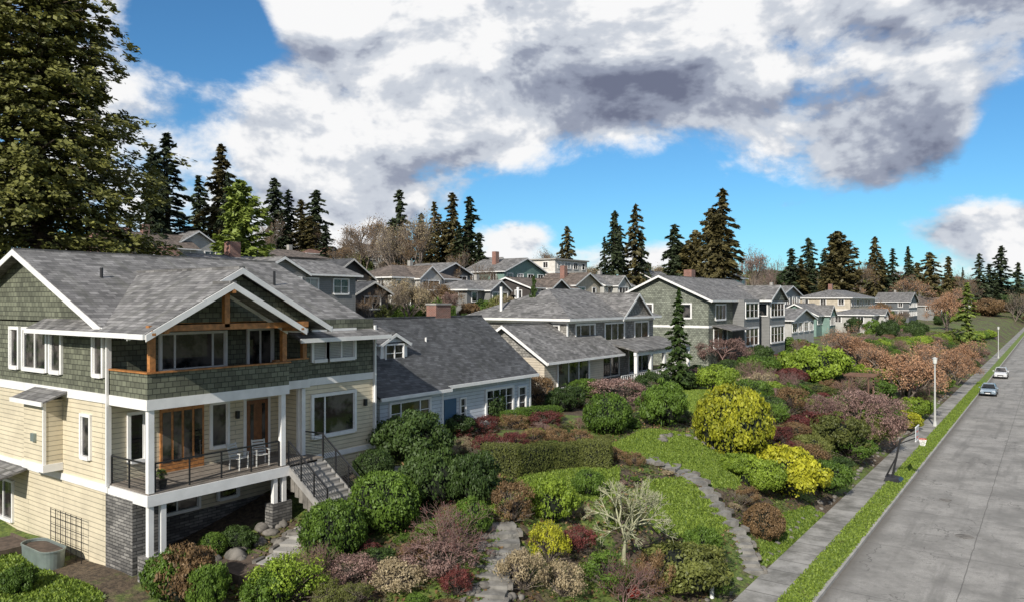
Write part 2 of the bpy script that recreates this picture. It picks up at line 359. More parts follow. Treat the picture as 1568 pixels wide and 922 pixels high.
# ------------------------------------------------------------------ builder for multi-part objects
class B:
    def __init__(s,name): s.name=name; s.parts={}
    def poly(s,p,mat,V,Fc):
        d=s.parts.setdefault(p,dict(m=mat,V=[],F=[])); o=len(d['V']); d['V']+= [tuple(map(float,v)) for v in V]; d['F']+=[tuple(i+o for i in f) for f in Fc]
    def b8(s,p,mat,V): s.poly(p,mat,V,[(0,1,2,3),(4,7,6,5),(0,4,5,1),(1,5,6,2),(2,6,7,3),(3,7,4,0)])
    def box(s,p,mat,x0,x1,y0,y1,z0,z1):
        s.b8(p,mat,[(x0,y0,z0),(x1,y0,z0),(x1,y1,z0),(x0,y1,z0),(x0,y0,z1),(x1,y0,z1),(x1,y1,z1),(x0,y1,z1)])
    def beam(s,p,mat,a,b_,w,h):
        a=Vector(a);b_=Vector(b_);d=(b_-a).normalized(); up=Vector((0,0,1)) if abs(d.z)<.95 else Vector((0,1,0))
        r=d.cross(up).normalized(); u=r.cross(d).normalized(); V=[]
        for q in (a,b_):
            for i,j in ((-1,-1),(1,-1),(1,1),(-1,1)): V.append(q+r*w/2*i+u*h/2*j)
        s.b8(p,mat,V)
    def cyl(s,p,mat,c,r,z0,z1,n=12,r2=None):
        r2=r if r2 is None else r2; V=[];Fc=[]
        for z,rr in ((z0,r),(z1,r2)):
            for i in range(n): V.append((c[0]+rr*math.cos(6.2832*i/n),c[1]+rr*math.sin(6.2832*i/n),z))
        for i in range(n): Fc.append((i,(i+1)%n,n+(i+1)%n,n+i))
        Fc+=[tuple(range(n))[::-1],tuple(range(n,2*n))]; s.poly(p,mat,V,Fc)
    def prism(s,p,mat,tri,a0,a1,axis):
        V=[]
        for a in (a0,a1):
            for q,z in tri: V.append((q,a,z) if axis=='y' else (a,q,z))
        n=len(tri); s.poly(p,mat,V,[tuple(range(n))[::-1],tuple(range(n,2*n))]+[(i,(i+1)%n,n+(i+1)%n,n+i) for i in range(n)])
    def gable(s,q0,q1,a0,a1,ze,zr,axis,roofm,wallm,qr=None,o=.45,oe=.45,t=.14,wp='gable_wall',fm=None,fill=True,tw=.035):
        fm=fm or m_white
        qr=(q0+q1)/2 if qr is None else qr
        def pt(q,a,z): return (q,a,z) if axis=='y' else (a,q,z)
        if fill: s.prism(wp,wallm,[(q0,ze-.01),(q1,ze-.01),(qr,zr-.02)],a0,a1,axis)
        for side,qe in ((-1,q0),(1,q1)):
            sl=(zr-ze)/abs(qe-qr); qe2=qe+side*oe; z2=ze-sl*oe
            A0,A1=a0-o,a1+o
            c=[pt(qr,A0,zr),pt(qr,A1,zr),pt(qe2,A1,z2),pt(qe2,A0,z2)]
            s.b8('roof',roofm,[*c,*[(x,y,z+t) for x,y,z in c]])
            for aa,ab in ((A0-tw,A0-.002),(A1+.002,A1+tw)):
                s.b8('fascia',fm,[pt(qr,aa,zr-.12),pt(qr,ab,zr-.12),pt(qe2,ab,z2-.12),pt(qe2,aa,z2-.12),pt(qr,aa,zr+t-.03),pt(qr,ab,zr+t-.03),pt(qe2,ab,z2+t-.03),pt(qe2,aa,z2+t-.03)])
            e0,e1=sorted((qe2+side*.003,qe2+side*.09))
            if axis=='y': s.box('gutter',fm,e0,e1,A0,A1,z2-.05,z2+t-.02)
            else: s.box('gutter',fm,A0,A1,e0,e1,z2-.05,z2+t-.02)
        if axis=='y': s.box('ridge_cap',roofm,qr-.12,qr+.12,a0-o+.01,a1+o-.01,zr+t-.06,zr+t+.025)
        else: s.box('ridge_cap',roofm,a0-o+.01,a1+o-.01,qr-.12,qr+.12,zr+t-.06,zr+t+.025)
    def hip(s,x0,x1,y0,y1,ze,rise,roofm,o=.5,fm=None):
        x0-=o;x1+=o;y0-=o;y1+=o; wx,wy=x1-x0,y1-y0
        if wy>=wx: r0=((x0+x1)/2,y0+wx/2);r1=((x0+x1)/2,y1-wx/2)
        else: r0=(x0+wy/2,(y0+y1)/2);r1=(x1-wy/2,(y0+y1)/2)
        V=[(x0,y0,ze),(x1,y0,ze),(x1,y1,ze),(x0,y1,ze),(*r0,ze+rise),(*r1,ze+rise)]
        if wy>=wx: Fc=[(0,1,4),(1,2,5,4),(2,3,5),(3,0,4,5),(3,2,1,0)]
        else: Fc=[(0,1,5,4),(1,2,5),(2,3,4,5),(3,0,4),(3,2,1,0)]
        s.poly('roof',roofm,V,Fc)
        fm=fm or m_white
        s.box('fascia',fm,x0-.02,x1+.02,y0-.02,y1+.02,ze-.2,ze-.004)
    def win(s,face,pl,a0,a1,z0,z1,nv=1,nh=0,fr=.1,gm=None,fm=None,splits=None):
        gm=gm or m_glass; fm=fm or m_white
        gp='blinds' if gm is m_blind else 'glass'
        def bx(p,m,b0,b1,c0,c1,d0,d1):
            if face=='x': s.box(p,m,pl+d0,pl+d1,b0,b1,c0,c1)
            else: s.box(p,m,b0,b1,pl-d1,pl-d0,c0,c1)
        bx(gp,gm,a0+.01,a1-.01,z0+.01,z1-.01,-.02,.012)
        bx('window_frames',fm,a0-fr,a0,z0-fr,z1+fr,-.02,.085); bx('window_frames',fm,a1,a1+fr,z0-fr,z1+fr,-.02,.085)
        bx('window_frames',fm,a0+.002,a1-.002,z1,z1+fr,-.02,.08); bx('window_frames',fm,a0+.002,a1-.002,z0-fr*1.2,z0,-.02,.12)
        cuts=splits if splits else [i/nv for i in range(1,nv)]
        for k in cuts:
            c=a0+(a1-a0)*k; bx('window_frames',fm,c-.035,c+.035,z0+.003,z1-.003,-.01,.05)
        for i in range(nh):
            c=z0+(z1-z0)*(i+1)/(nh+1); bx('window_frames',fm,a0+.004,a1-.004,c-.018,c+.018,-.01,.035)
        bx('sashes',fm,a0+.003,a0+.04,z0+.003,z1-.003,.012,.04); bx('sashes',fm,a1-.04,a1-.003,z0+.003,z1-.003,.012,.04)
    def rail(s,a,b_,hh=.95,bars=6,mat=None,post=1.2,p='railing'):
        mat=mat or m_black; a=Vector(a);b_=Vector(b_); L=(b_-a).length; up=Vector((0,0,1))
        for k in range(bars):
            z=.1+(hh-.1)*k/(bars-1); w=.05 if k==bars-1 else .014
            s.beam(p,mat,a+up*z,b_+up*z,w,w)
        n=max(1,round(L/post))
        for i in range(n+1):
            q=a.lerp(b_,i/n); s.beam(p,mat,q,q+up*hh,.045,.045)
    def finish(s,origin=None):
        allv=np.array([v for d in s.parts.values() for v in d['V']])
        og=Vector(((allv[:,0].min()+allv[:,0].max())/2,(allv[:,1].min()+allv[:,1].max())/2,allv[:,2].min())) if origin is None else Vector(origin)
        e=bpy.data.objects.new(s.name,None); e.location=og; link(e); s.empty=e
        for p,d in s.parts.items():
            me=bpy.data.meshes.new(p); me.from_pydata([tuple(Vector(v)-og) for v in d['V']],[],d['F']); me.materials.append(d['m'])
            bm=bmesh.new(); bm.from_mesh(me); bmesh.ops.recalc_face_normals(bm,faces=bm.faces[:]); bm.to_mesh(me); bm.free()
            o=bpy.data.objects.new(p,me); link(o,e)
        return e
# ------------------------------------------------------------------ ground sheet
m_ground,nt,b=newmat('garden_soil_and_turf'); p=pos(nt)
n1=noise(nt,p,.35,6,.6); n2=noise(nt,p,6,5,.7)
c=mixc(nt,ss(nt,n2,.3,.7),(.042,.03,.02),(.15,.11,.07)); g=mixc(nt,ss(nt,n2,.3,.7),(.05,.085,.015),(.17,.22,.045))
nt.links.new(mixc(nt,ss(nt,n1,.46,.56),c,g),b.inputs['Base Color']); b.inputs['Roughness'].default_value=1
bump(nt,b,n2,.8,.1)
xs=np.unique(np.concatenate([[-3000,-1500,-800,-500,-300],np.arange(-260,-60,5),np.arange(-60,-26,1.),np.arange(-26,-10.2,.35),[-10.25,-10,-8,0,5,20,60,120,200,800,3000]]))
ys=np.unique(np.concatenate([[-400,-100,-30],np.arange(-10,90,.6),np.arange(90,260,4),[300,350,400,425,450,480,520,560,600,640,680,800,1000,1600,3500]]))
X,Y=np.meshgrid(xs,ys); Z=hgt(X,Y); nx,ny=len(xs),len(ys)
V=np.stack([X.ravel(),Y.ravel(),Z.ravel()],1); i=np.arange(nx-1)[None,:]+np.arange(ny-1)[:,None]*nx; i=i.ravel()
me=mesh_q('ground',V,np.stack([i,i+1,i+nx+1,i+nx],1),[m_ground]); me.polygons.foreach_set('use_smooth',[True]*len(me.polygons))
link(bpy.data.objects.new('ground',me))
# road
m_road,nt,b=newmat('concrete_road'); p=pos(nt)
n1=noise(nt,p,.35,8,.7); n2=noise(nt,p,22,4,.75); n3=noise(nt,p,2.2,6,.7)
wp=N(nt,'ShaderNodeTexNoise'); wp.inputs['Scale'].default_value=.7; wp.inputs['Detail'].default_value=7; nt.links.new(p,wp.inputs['Vector'])
sc=N(nt,'ShaderNodeVectorMath',operation='SCALE'); sc.inputs['Scale'].default_value=2.6; nt.links.new(wp.outputs['Color'],sc.inputs[0])
add=N(nt,'ShaderNodeVectorMath',operation='ADD'); nt.links.new(p,add.inputs[0]); nt.links.new(sc.outputs[0],add.inputs[1])
def crack(scale,w):
    vor=N(nt,'ShaderNodeTexVoronoi',feature='DISTANCE_TO_EDGE'); vor.inputs['Scale'].default_value=scale; nt.links.new(add.outputs[0],vor.inputs['Vector']); return ss(nt,vor.outputs[0],w*.4,w)
gate=ss(nt,noise(nt,p,.21,3),.52,.46)
c1=M(nt,'MAXIMUM',crack(.16,.006),gate); c2=M(nt,'MAXIMUM',crack(.8,.018),ss(nt,noise(nt,p,.3,3),.62,.56))
sp=N(nt,'ShaderNodeSeparateXYZ'); nt.links.new(p,sp.inputs[0])
wob=M(nt,'MULTIPLY',noise(nt,p,.9,4),.12)
jy=M(nt,'ABSOLUTE',M(nt,'SUBTRACT',M(nt,'FRACT',M(nt,'DIVIDE',M(nt,'ADD',sp.outputs[1],wob),7.4)),.5)); jy=ss(nt,jy,.001,.004)
jx=M(nt,'ABSOLUTE',M(nt,'ADD',M(nt,'ADD',sp.outputs[0],wob),3.0)); jx=ss(nt,jx,.01,.03)
msk=M(nt,'MULTIPLY',M(nt,'MULTIPLY',c1,c2),M(nt,'MULTIPLY',jy,jx))
col=mixc(nt,ss(nt,n1,.33,.67),(.20,.19,.172),(.38,.36,.33)); col=mixc(nt,ss(nt,n2,.25,.6),mul((.27,.26,.24),.8),col)
col=mixc(nt,ss(nt,n3,.5,.7,0,.6),col,(.17,.16,.148))
mp=N(nt,'ShaderNodeMapping'); nt.links.new(p,mp.inputs[0]); mp.inputs['Scale'].default_value=(1.1,.10,1)
col=mixc(nt,ss(nt,noise(nt,mp.outputs[0],1.0,5,.6),.50,.68,0,.55),col,(.145,.138,.125))
edge=ss(nt,M(nt,'ADD',sp.outputs[0],M(nt,'MULTIPLY',n3,.7)),-7.3,-6.4); col=mixc(nt,edge,(.14,.128,.11),col)
col=mixc(nt,M(nt,'MULTIPLY',M(nt,'SUBTRACT',1.0,msk),.7),col,(.08,.074,.066))
nt.links.new(col,b.inputs['Base Color']); b.inputs['Roughness'].default_value=.9; bump(nt,b,n2,.4,.015)
def flat(name,x0,x1,y0,y1,z,mat):
    me=bpy.data.meshes.new(name)
    me.from_pydata([(x0,y0,z),(x1,y0,z),(x1,y1,z),(x0,y1,z)],[],[(0,1,2,3)]); me.materials.append(mat); return link(bpy.data.objects.new(name,me))
flat('road',-7.55,1.5,-40,420,.035,m_road)
for xx,yy,rr in ((-3.6,44.5,.42),(-5.2,52,.35)):
    r=B('manhole_cover'); r.cyl('lid',m_rock,(xx,yy),rr,.03,.043,20); r.finish()
m_patch=paint('asphalt_patch',(.13,.125,.12),.9,.3,3)
r=B('road_patch'); V=[(-4.6+1.0*math.cos(a)*(1+.1*math.sin(3*a)),31.3+1.2*math.sin(a),z) for z in(.02,.04) for a in np.linspace(0,6.2832,18,endpoint=False)]
r.poly('patch',m_patch,V,[tuple(range(18,36))]); r.finish()
def kerb(name,x0,x1):
    k=B(name); k.box('kerbstone',m_conc,x0,x1,-40,420,-.1,.17); k.finish()
kerb('kerb',-7.7,-7.54); kerb('kerb',1.49,1.65)
m_walk,nt,b=newmat('sidewalk_concrete'); p=pos(nt); sp=N(nt,'ShaderNodeSeparateXYZ'); nt.links.new(p,sp.inputs[0])
j=M(nt,'ABSOLUTE',M(nt,'SUBTRACT',M(nt,'FRACT',M(nt,'DIVIDE',sp.outputs[1],1.5)),.5)); j=ss(nt,j,.01,.02)
n1=noise(nt,p,.5,8,.72); col=mixc(nt,ss(nt,n1,.35,.65),(.14,.135,.12),(.36,.345,.32)); col=mixc(nt,j,(.08,.075,.065),col)
nt.links.new(col,b.inputs['Base Color']); b.inputs['Roughness'].default_value=.9; bump(nt,b,noise(nt,p,12,4),.3,.01)
r=B('sidewalk'); r.box('slabs',m_walk,-10.25,-8.75,-40,420,-.1,.14); r.finish()
m_turf,nt,b=newmat('turf'); p=pos(nt); n2=noise(nt,p,5,6,.75); n3=noise(nt,p,.7,5,.65)
c=mixc(nt,ss(nt,n2,.3,.7),(.06,.105,.015),(.20,.28,.045)); nt.links.new(mixc(nt,ss(nt,n3,.50,.74),c,(.21,.18,.08)),b.inputs['Base Color']); b.inputs['Roughness'].default_value=1; bump(nt,b,n2,1,.08)
r=B('grass_verge'); r.box('turf',m_turf,-8.75,-7.7,-40,420,-.1,.155); r.finish()
r=B('grass_verge'); r.box('turf',m_turf,1.65,9,-40,420,-.1,.155); r.finish()
def blades(name,pts,h=.09):
    C=np.asarray(pts); n=len(C); C=C+np.array([0,0,h*.4]); ang=rng.uniform(0,6.28,n)
    Nn=np.stack([np.cos(ang),np.sin(ang),.5*rng.normal(size=n)],1)
    V,Q=leafq(C,Nn,h,1.6,np.tile([0,0,2.],(n,1))); me=mesh_q(name,V,Q,[F['grass']],None,np.repeat(rng.random(n),4)); return link(bpy.data.objects.new(name,me))
n=26000; yy=20+ (rng.random(n)**1.8)*110
blades('verge_grass',np.stack([rng.uniform(-8.82,-7.64,n),yy,np.full(n,.15)],1),.07)
def inpoly(x,y,poly):
    x=np.asarray(x);y=np.asarray(y);c=np.zeros(x.shape,bool);n=len(poly)
    for i in range(n):
        x0,y0=poly[i];x1,y1=poly[i-1]
        with np.errstate(divide='ignore',invalid='ignore'):
            k=((y0>y)!=(y1>y))&(x<(x1-x0)*(y-y0)/(y1-y0+1e-12)+x0)
        c^=k
    return c
LAWN=[]
def lawn(pix):
    poly=[survey(u,v)[:2] for u,v in pix]; LAWN.append(poly); a=np.array(poly)
    gx=np.arange(a[:,0].min(),a[:,0].max(),.25); gy=np.arange(a[:,1].min(),a[:,1].max(),.25)
    V=[];Fc=[]
    XX,YY=np.meshgrid(gx,gy); k=inpoly(XX,YY,poly)
    for x,y in zip(XX[k],YY[k]):
        o=len(V); q=.125
        for dx,dy in((-q,-q),(q,-q),(q,q),(-q,q)): V.append((x+dx,y+dy,float(hgt(x+dx,y+dy))+.04))
        Fc.append((o,o+1,o+2,o+3))
    if not V: return
    me=bpy.data.meshes.new('lawn'); me.from_pydata(V,[],Fc); me.materials.append(m_turf)
    bm=bmesh.new(); bm.from_mesh(me); bmesh.ops.remove_doubles(bm,verts=bm.verts[:],dist=.01); bm.to_mesh(me); bm.free()
    lo=link(bpy.data.objects.new('lawn',me))
    area=k.sum()*.0625; n=int(min(26000,area*320)); px=rng.uniform(a[:,0].min(),a[:,0].max(),n*2); py=rng.uniform(a[:,1].min(),a[:,1].max(),n*2)
    kk=inpoly(px,py,poly); px,py=px[kk],py[kk]
    g=blades('grass',np.stack([px,py,hgt(px,py)+.04],1),.08); g.parent=lo
lawn([(785,740),(845,712),(950,718),(945,765),(810,770)])
lawn([(925,685),(990,658),(1075,668),(1130,700),(1135,752),(1090,748),(1040,720),(985,705)])
lawn([(985,738),(1045,732),(1082,765),(1120,806),(1085,838),(1000,815)])
lawn([(1160,800),(1240,775),(1272,790),(1220,852),(1165,870)])
lawn([(-40,835),(60,870),(160,915),(160,960),(-40,960)])
lawn([(1030,598),(1085,598),(1110,636),(1045,632)])
lawn([(520,760),(560,752),(600,765),(560,785)])
lawn([(735,770),(790,765),(800,800),(770,800)])
PATHPTS=[]
def path(name,pix,width,mat,dep=.42,zoff=.05,jit=.02):
    pts=[Vector(survey(u,v)[:2]) for u,v in pix]; bld=B(name)
    # resample the polyline evenly so the treads turn gradually
    cum=[0]
    for a,b_ in zip(pts,pts[1:]): cum.append(cum[-1]+(b_-a).length)
    def at(s):
        s=max(0,min(cum[-1],s))
        for i in range(len(pts)-1):
            if s<=cum[i+1]: return pts[i].lerp(pts[i+1],(s-cum[i])/max(1e-6,cum[i+1]-cum[i]))
        return pts[-1]
    n=int(cum[-1]/dep)
    for i in range(n):
        c=(at((i+.5)*dep)+at((i+.9)*dep)+at((i+.1)*dep))/3; d=(at((i+2)*dep)-at((i-1)*dep)).normalized(); q=Vector((-d.y,d.x))
        z=float(hgt(c.x,c.y))+zoff; PATHPTS.append((c.x,c.y)); w=width*random.uniform(.97,1.03)/2; l=dep*.53
        V=[]
        for zz in (z-.35,z+.05+.0015*(i%3)):
            for i_,j_ in ((-1,-1),(1,-1),(1,1),(-1,1)):
                e=c+d*l*i_+q*w*j_; V.append((e.x+random.uniform(-jit,jit),e.y+random.uniform(-jit,jit),zz))
        bld.b8('steps',mat,V)
        if i%2==0: # low edging stones
            for j_ in (-1,1):
                e=c+q*(w+.08)*j_; bld.beam('edging',m_rock,(e.x-d.x*l,e.y-d.y*l,z+.03),(e.x+d.x*l,e.y+d.y*l,z+.03),.16,.18)
    return bld.finish()
path('garden_steps',[(1150,880),(1140,855),(1128,820),(1105,790),(1085,765),(1065,740),(1040,722),(1010,710),(980,703)],1.1,m_slab,.45)
path('garden_path',[(740,935),(752,900),(758,870),(772,850),(770,825),(760,800)],1.2,m_slab,.5)
path('front_walk',[(500,800),(470,815),(440,850),(400,880)],1.1,m_conc,.5)
path('entry_path',[(610,760),(600,735),(615,715)],.9,m_conc)
def rocks(name,spots):
    V0,Q0=sphere_q(9,6); Vs=[];Qs=[];o=0
    for x,y,r in spots:
        k=V0*np.array([r*random.uniform(.8,1.4),r*random.uniform(.8,1.3),r*random.uniform(.5,.9)])
        k=k*(1+.22*rng.normal(size=(len(k),1))*.5); a=random.uniform(0,6.28); R=np.array([[math.cos(a),-math.sin(a),0],[math.sin(a),math.cos(a),0],[0,0,1]])
        Vs.append(k@R.T+[x,y,float(hgt(x,y))+r*.15]);Qs.append(Q0+o);o+=len(V0)
    me=mesh_q(name,np.concatenate(Vs),np.concatenate(Qs),[m_rock]); return link(bpy.data.objects.new(name,me))
def rockline(name,pix,r,n):
    pts=[Vector(survey(u,v)[:2]) for u,v in pix]; sp=[]
    for a,b_ in zip(pts,pts[1:]):
        L=(b_-a).length
        for i in range(max(2,int(L*n))):
            c=a.lerp(b_,random.random()); sp.append((c.x+random.gauss(0,.2),c.y+random.gauss(0,.2),r*random.uniform(.6,1.3)))
    return rocks(name,sp)
rockline('boulder_wall',[(330,862),(380,850),(430,832),(450,822)],.28,4)
rockline('boulder_wall',[(350,835),(400,815),(440,800)],.25,4)
rockline('boulder_wall',[(728,925),(735,880),(747,845),(742,810)],.16,3)
rockline('boulder_wall',[(785,925),(788,880),(798,850)],.15,3)
rockline('boulder_wall',[(1010,672),(1060,668),(1090,690)],.22,3)
yk=np.arange(26,110,.8)
rocks('rockery_edge',[(-10.75+random.gauss(0,.14),float(y),random.uniform(.08,.2)) for y in yk])
# ------------------------------------------------------------------ house 1 (main)
h=B('green_shingle_house')
XF=-24.0; XM=-26.6; XB=-25.2
zd=5.68; z1=8.45; z2=8.77; zt=11.25
h.box('basement_wall',m_beige,-40,XM-.02,13.02,24.1,1.5,5.35)
h.box('basement_wall',m_beige,-26.7,XB-.02,20.1,24.1,1.5,5.35)
h.box('stone_wall',m_stone,XM-.1,-24.9,12.96,14.0,1.5,5.33)
h.box('stone_wall',m_stone,XM-.4,XM+.1,13.6,20.2,1.5,4.0)
h.box('white_trim',m_white,-40,XM+.02,12.95,13.03,5.35,5.6)
h.box('first_floor_walls',m_beige,-40,XM,13,24.2,5.55,z1)
h.box('first_floor_walls',m_beige,XM-.3,XB,20.0,24.2,5.35,z1+.01)
h.box('white_trim',m_white,XB-.02,XB+.04,19.97,24.25,5.3,5.52)
h.box('white_trim',m_white,-40,XM+.03,12.94,13.01,z1,z2)
h.box('white_trim',m_white,XM,XB+.05,19.95,24.25,z1+.02,z2)
h.box('second_floor_walls',m_green,-40,XM,13,24.2,z1+.01,zt)
h.box('second_floor_walls',m_green,XM-.3,XB,20.0,24.2,z2,zt-.05)
for x,y in ((XM,13),(XB,24.2),(XB,20.0)):
    h.box('corner_boards',m_white,x-.1,x+.025,y-.03,y+.1,5.6,z1-.003)
h.box('corner_boards',m_white,XM-.12,XM+.025,12.97,13.1,z2+.003,zt-.25)
h.box('deck_floor',m_deck,XM+.01,XF-.03,13.05,20.0,zd-.12,zd)
h.box('deck_fascia',m_white,XM+.03,XF+.03,12.97,13.03,zd-.42,zd-.05)
h.box('deck_fascia',m_white,XF-.02,XF+.03,13.03,18.6,zd-.42,zd-.05)
h.box('porch_ceiling',m_white,XM+.01,XF-.02,13.06,18.55,z1-.02,z1+.05)
h.box('white_trim',m_white,XM+.035,XF+.03,12.95,13.03,z1-.03,z2); h.box('white_trim',m_white,XF-.05,XF+.03,13.03,18.6,z1-.03,z2)
h.box('balcony_parapet',m_green,XM+.03,XF+.0,12.98,13.1,z2,9.62); h.box('balcony_parapet',m_green,XF-.12,XF+.001,13.1,18.6,z2,9.62)
h.box('balcony_parapet',m_green,XB+.1,XB+.25,18.6,20.3,z1+.03,9.62); h.box('balcony_parapet',m_green,XB+.25,XF,18.5,18.6,z2,9.6)
h.box('white_trim',m_white,XB+.25,XB+.30,18.6,20.35,z1,z2+.01)
h.box('parapet_cap',m_wood,XM+.03,XF+.06,12.93,13.13,9.62,9.67); h.box('parapet_cap',m_wood,XF-.16,XF+.06,13.13,18.66,9.62,9.67); h.box('parapet_cap',m_wood,XB+.06,XB+.30,18.66,20.3,9.62,9.67)
h.box('balcony_floor',m_deck,XM+.01,XF-.13,13.11,18.5,z2-.1,z2+.02)
h.box('balcony_floor',m_deck,XM+.01,XB+.1,18.5,20.0,z2-.12,z2+.01)
for y in (13.12,18.35):
    h.box('columns',m_white,XF-.2,XF-.02,y-.09,y+.11,zd,z1-.03)
h.box('columns',m_white,XB+.02,XB+.2,20.02,20.2,zd,z1-.03)
for y in (13.12,13.55,18.0,18.4):
    h.box('basement_posts',m_white,XF-.2,XF-.03,y-.08,y+.1,3.55,zd-.42)
h.box('stone_wall',m_stone,XF-.45,XF+.1,12.9,13.8,1.6,3.6)
h.box('stone_wall',m_stone,XF-.4,XF+.05,17.8,18.7,2.2,4.3)
for a,b_ in (((-23.3,12.6,11.12),(-23.3,18.9,11.12)),((XF-.15,13.2,9.68),(XF-.15,13.2,11.05)),((XF-.15,18.45,9.68),(XF-.15,18.45,11.05)),
    ((XB+.2,20.1,9.68),(XB+.2,20.1,11.0)),((-23.3,15.4,11.1),(-23.3,15.4,12.4)),
    ((XM,13.2,11.05),(-23.2,13.2,11.05)),((XM,18.45,11.05),(-23.2,18.45,11.05)),((XB-.3,19,11.0),(XB+.2,20.3,11.0))):
    h.beam('timber_frame',m_wood,a,b_,.17,.2)
for y in (12.55,15.4,18.3):
    h.beam('timber_frame',m_wood,(-24.0,y,10.95 if y!=15.4 else 12.3),(-22.8,y,11.0 if y!=15.4 else 12.35),.13,.16)
zr=13.9; qr=-33.1; sl=(zr-11.2)/(33.1-26.6)
h.gable(-40.5,XM,13,24.2,11.2,zr,'y',m_roof,m_green,qr=qr,o=.5,oe=.5)
c=[(XM+.4,19.6,zr-sl*(33.1-26.2)),(XM+.4,24.7,zr-sl*(33.1-26.2)),(XB+.6,24.7,zr-sl*(33.1-24.6)),(XB+.6,19.6,zr-sl*(33.1-24.6))]
h.b8('roof',m_roof,[*c,*[(x,y,z+.135) for x,y,z in c]]); h.box('gutter',m_white,XB+.603,XB+.69,19.6,24.7,c[2][2]-.06,c[2][2]+.11)
h.b8('fascia',m_white,[(XM+.4,24.703,c[0][2]-.12),(XM+.4,24.735,c[0][2]-.12),(XB+.6,24.735,c[2][2]-.12),(XB+.6,24.703,c[2][2]-.12),(XM+.4,24.703,c[0][2]+.1),(XM+.4,24.735,c[0][2]+.1),(XB+.6,24.735,c[2][2]+.1),(XB+.6,24.703,c[2][2]+.1)])
h.box('second_floor_walls',m_green,XM-.2,XB-.01,20.02,24.18,zt-.1,c[2][2]+.1)
def gx(c0,half,xa,xb,zap,sl_):
    ze=zap-sl_*half
    h.gable(c0-half+.3,c0+half-.3,xa,xb,ze+sl_*.3,zap,'x',m_roof,m_green,o=0,oe=.3,t=.13,fill=False,tw=.05)
gx(16.5,4.15,-31.5,-23.95,13.1,.54)
gx(15.4,3.1,-23.94,-22.85,12.53,.54)
h.prism('upper_gable_wall',m_green,[(13.1,11.25),(19.9,11.25),(16.5,13.0)],-24.5,-24.3,'x')
h.box('soffit',m_wood,XM+.02,-24.55,13.1,19.9,11.22,11.27)
for a0,a1,nv in ((-34.5,-33.8,1),(-33.3,-31.3,2),(-30.9,-30.1,1)): h.win('y',13,a0,a1,9.4,10.85,nv,0,fr=.13)
h.win('y',13,-27.55,-26.95,9.45,10.8,1,0,fr=.12)
h.win('y',13,-28.45,-27.85,6.45,7.85,1,0,fr=.11); h.win('y',13,-32.9,-32.3,6.6,8.1,1,0)
h.win('y',13.02,-36.2,-34.4,3.1,4.6,2,0,fr=.1)
h.box('chimney_bumpout',m_beige,-31.7,-30.0,12.35,13,6.0,8.35); h.box('white_trim',m_white,-31.75,-29.95,12.3,12.99,5.72,6.0)
h.box('corner_boards',m_white,-30.06,-29.98,12.32,12.42,6.0,8.3)
h.b8('bumpout_roof',m_roof,[(-32.2,12.1,8.3),(-29.5,12.1,8.3),(-29.5,12.99,8.62),(-32.2,12.99,8.62),(-32.2,12.1,8.36),(-29.5,12.1,8.36),(-29.5,12.99,8.7),(-32.2,12.99,8.7)])
h.box('white_trim',m_white,-32.2,-29.5,12.05,12.098,8.2,8.36)
h.box('wall_vent',m_galv,-30.9,-30.6,12.25,12.349,6.8,7.1)
h.b8('bumpout_roof',m_roof,[(-37,11.7,5.0),(-32.9,11.7,5.0),(-32.9,12.99,5.35),(-37,12.99,5.35),(-37,11.7,5.08),(-32.9,11.7,5.08),(-32.9,12.99,5.43),(-37,12.99,5.43)])
h.win('x',XM,14.9,17.5,9.5,10.75,3,0,fr=.1,splits=[.2,.8]); h.win('x',XM,18.6,19.7,8.9,10.8,2,0,fr=.1)
h.win('x',XB,20.75,21.45,9.55,10.7,1,0,fr=.12,gm=m_blind); h.win('x',XB,21.45+.12,23.0,9.55,10.7,2,0,fr=.12,gm=m_blind)
h.win('x',XB,20.75,23.0,6.35,7.95,3,0,fr=.13,splits=[.27])
h.win('x',XM,13.75,14.25,6.35,7.95,1,0,fr=.11); h.win('x',XM,16.95,17.6,6.35,7.95,1,0,fr=.11)
h.box('french_doors',m_wood,XM,XM+.06,14.85,16.6,zd,8.05)
for k in range(4):
    a=14.93+k*.42; h.box('glass',m_glass,XM+.055,XM+.075,a,a+.32,zd+.35,7.9)
h.box('front_door',m_door,XM,XM+.07,18.5,19.5,zd,7.95); h.box('glass',m_glass,XM+.06,XM+.08,18.65,18.8,zd+.4,7.8); h.box('glass',m_glass,XM+.06,XM+.08,19.2,19.35,zd+.4,7.8)
h.box('window_frames',m_white,XM,XM+.05,18.36,18.49,zd,8.1); h.box('window_frames',m_white,XM,XM+.05,19.51,19.64,zd,8.1)
h.box('wall_lantern',m_black,XM,XM+.14,18.0,18.12,7.3,7.6); h.box('wall_lantern',m_black,XB,XB+.14,23.6,23.72,7.3,7.6)
h.win('x',XM+.1,14.6,16.3,4.2,5.1,2,0,fr=.1); h.win('x',XM+.1,17.2,18,4.3,5.1,1,0,fr=.1)
h.rail((XM+.05,13.1,zd),(XF-.2,13.1,zd),bars=7); h.rail((XF-.1,13.3,zd),(XF-.1,18.2,zd),bars=7)
ns=9; x=XF-.05
h.box('deck_floor',m_deck,XM+.01,XF-.05,20.0,20.35,zd-.12,zd-.002)
for k in range(ns):
    zt_=zd-.175*(k+1); h.box('stairs',m_step,x+.25*k,x+.25*(k+1)+.03,18.65,20.3,zt_-.05,zt_); h.box('stair_risers',m_conc,x+.25*k,x+.25*k+.02,18.68,20.27,zt_,zt_+.13)
    h.box('stair_base',m_rock,x+.25*k+.021,x+.25*(k+1),18.7,20.25,zt_-.9,zt_-.051)
xe=x+.25*ns; ze=zd-.175*ns
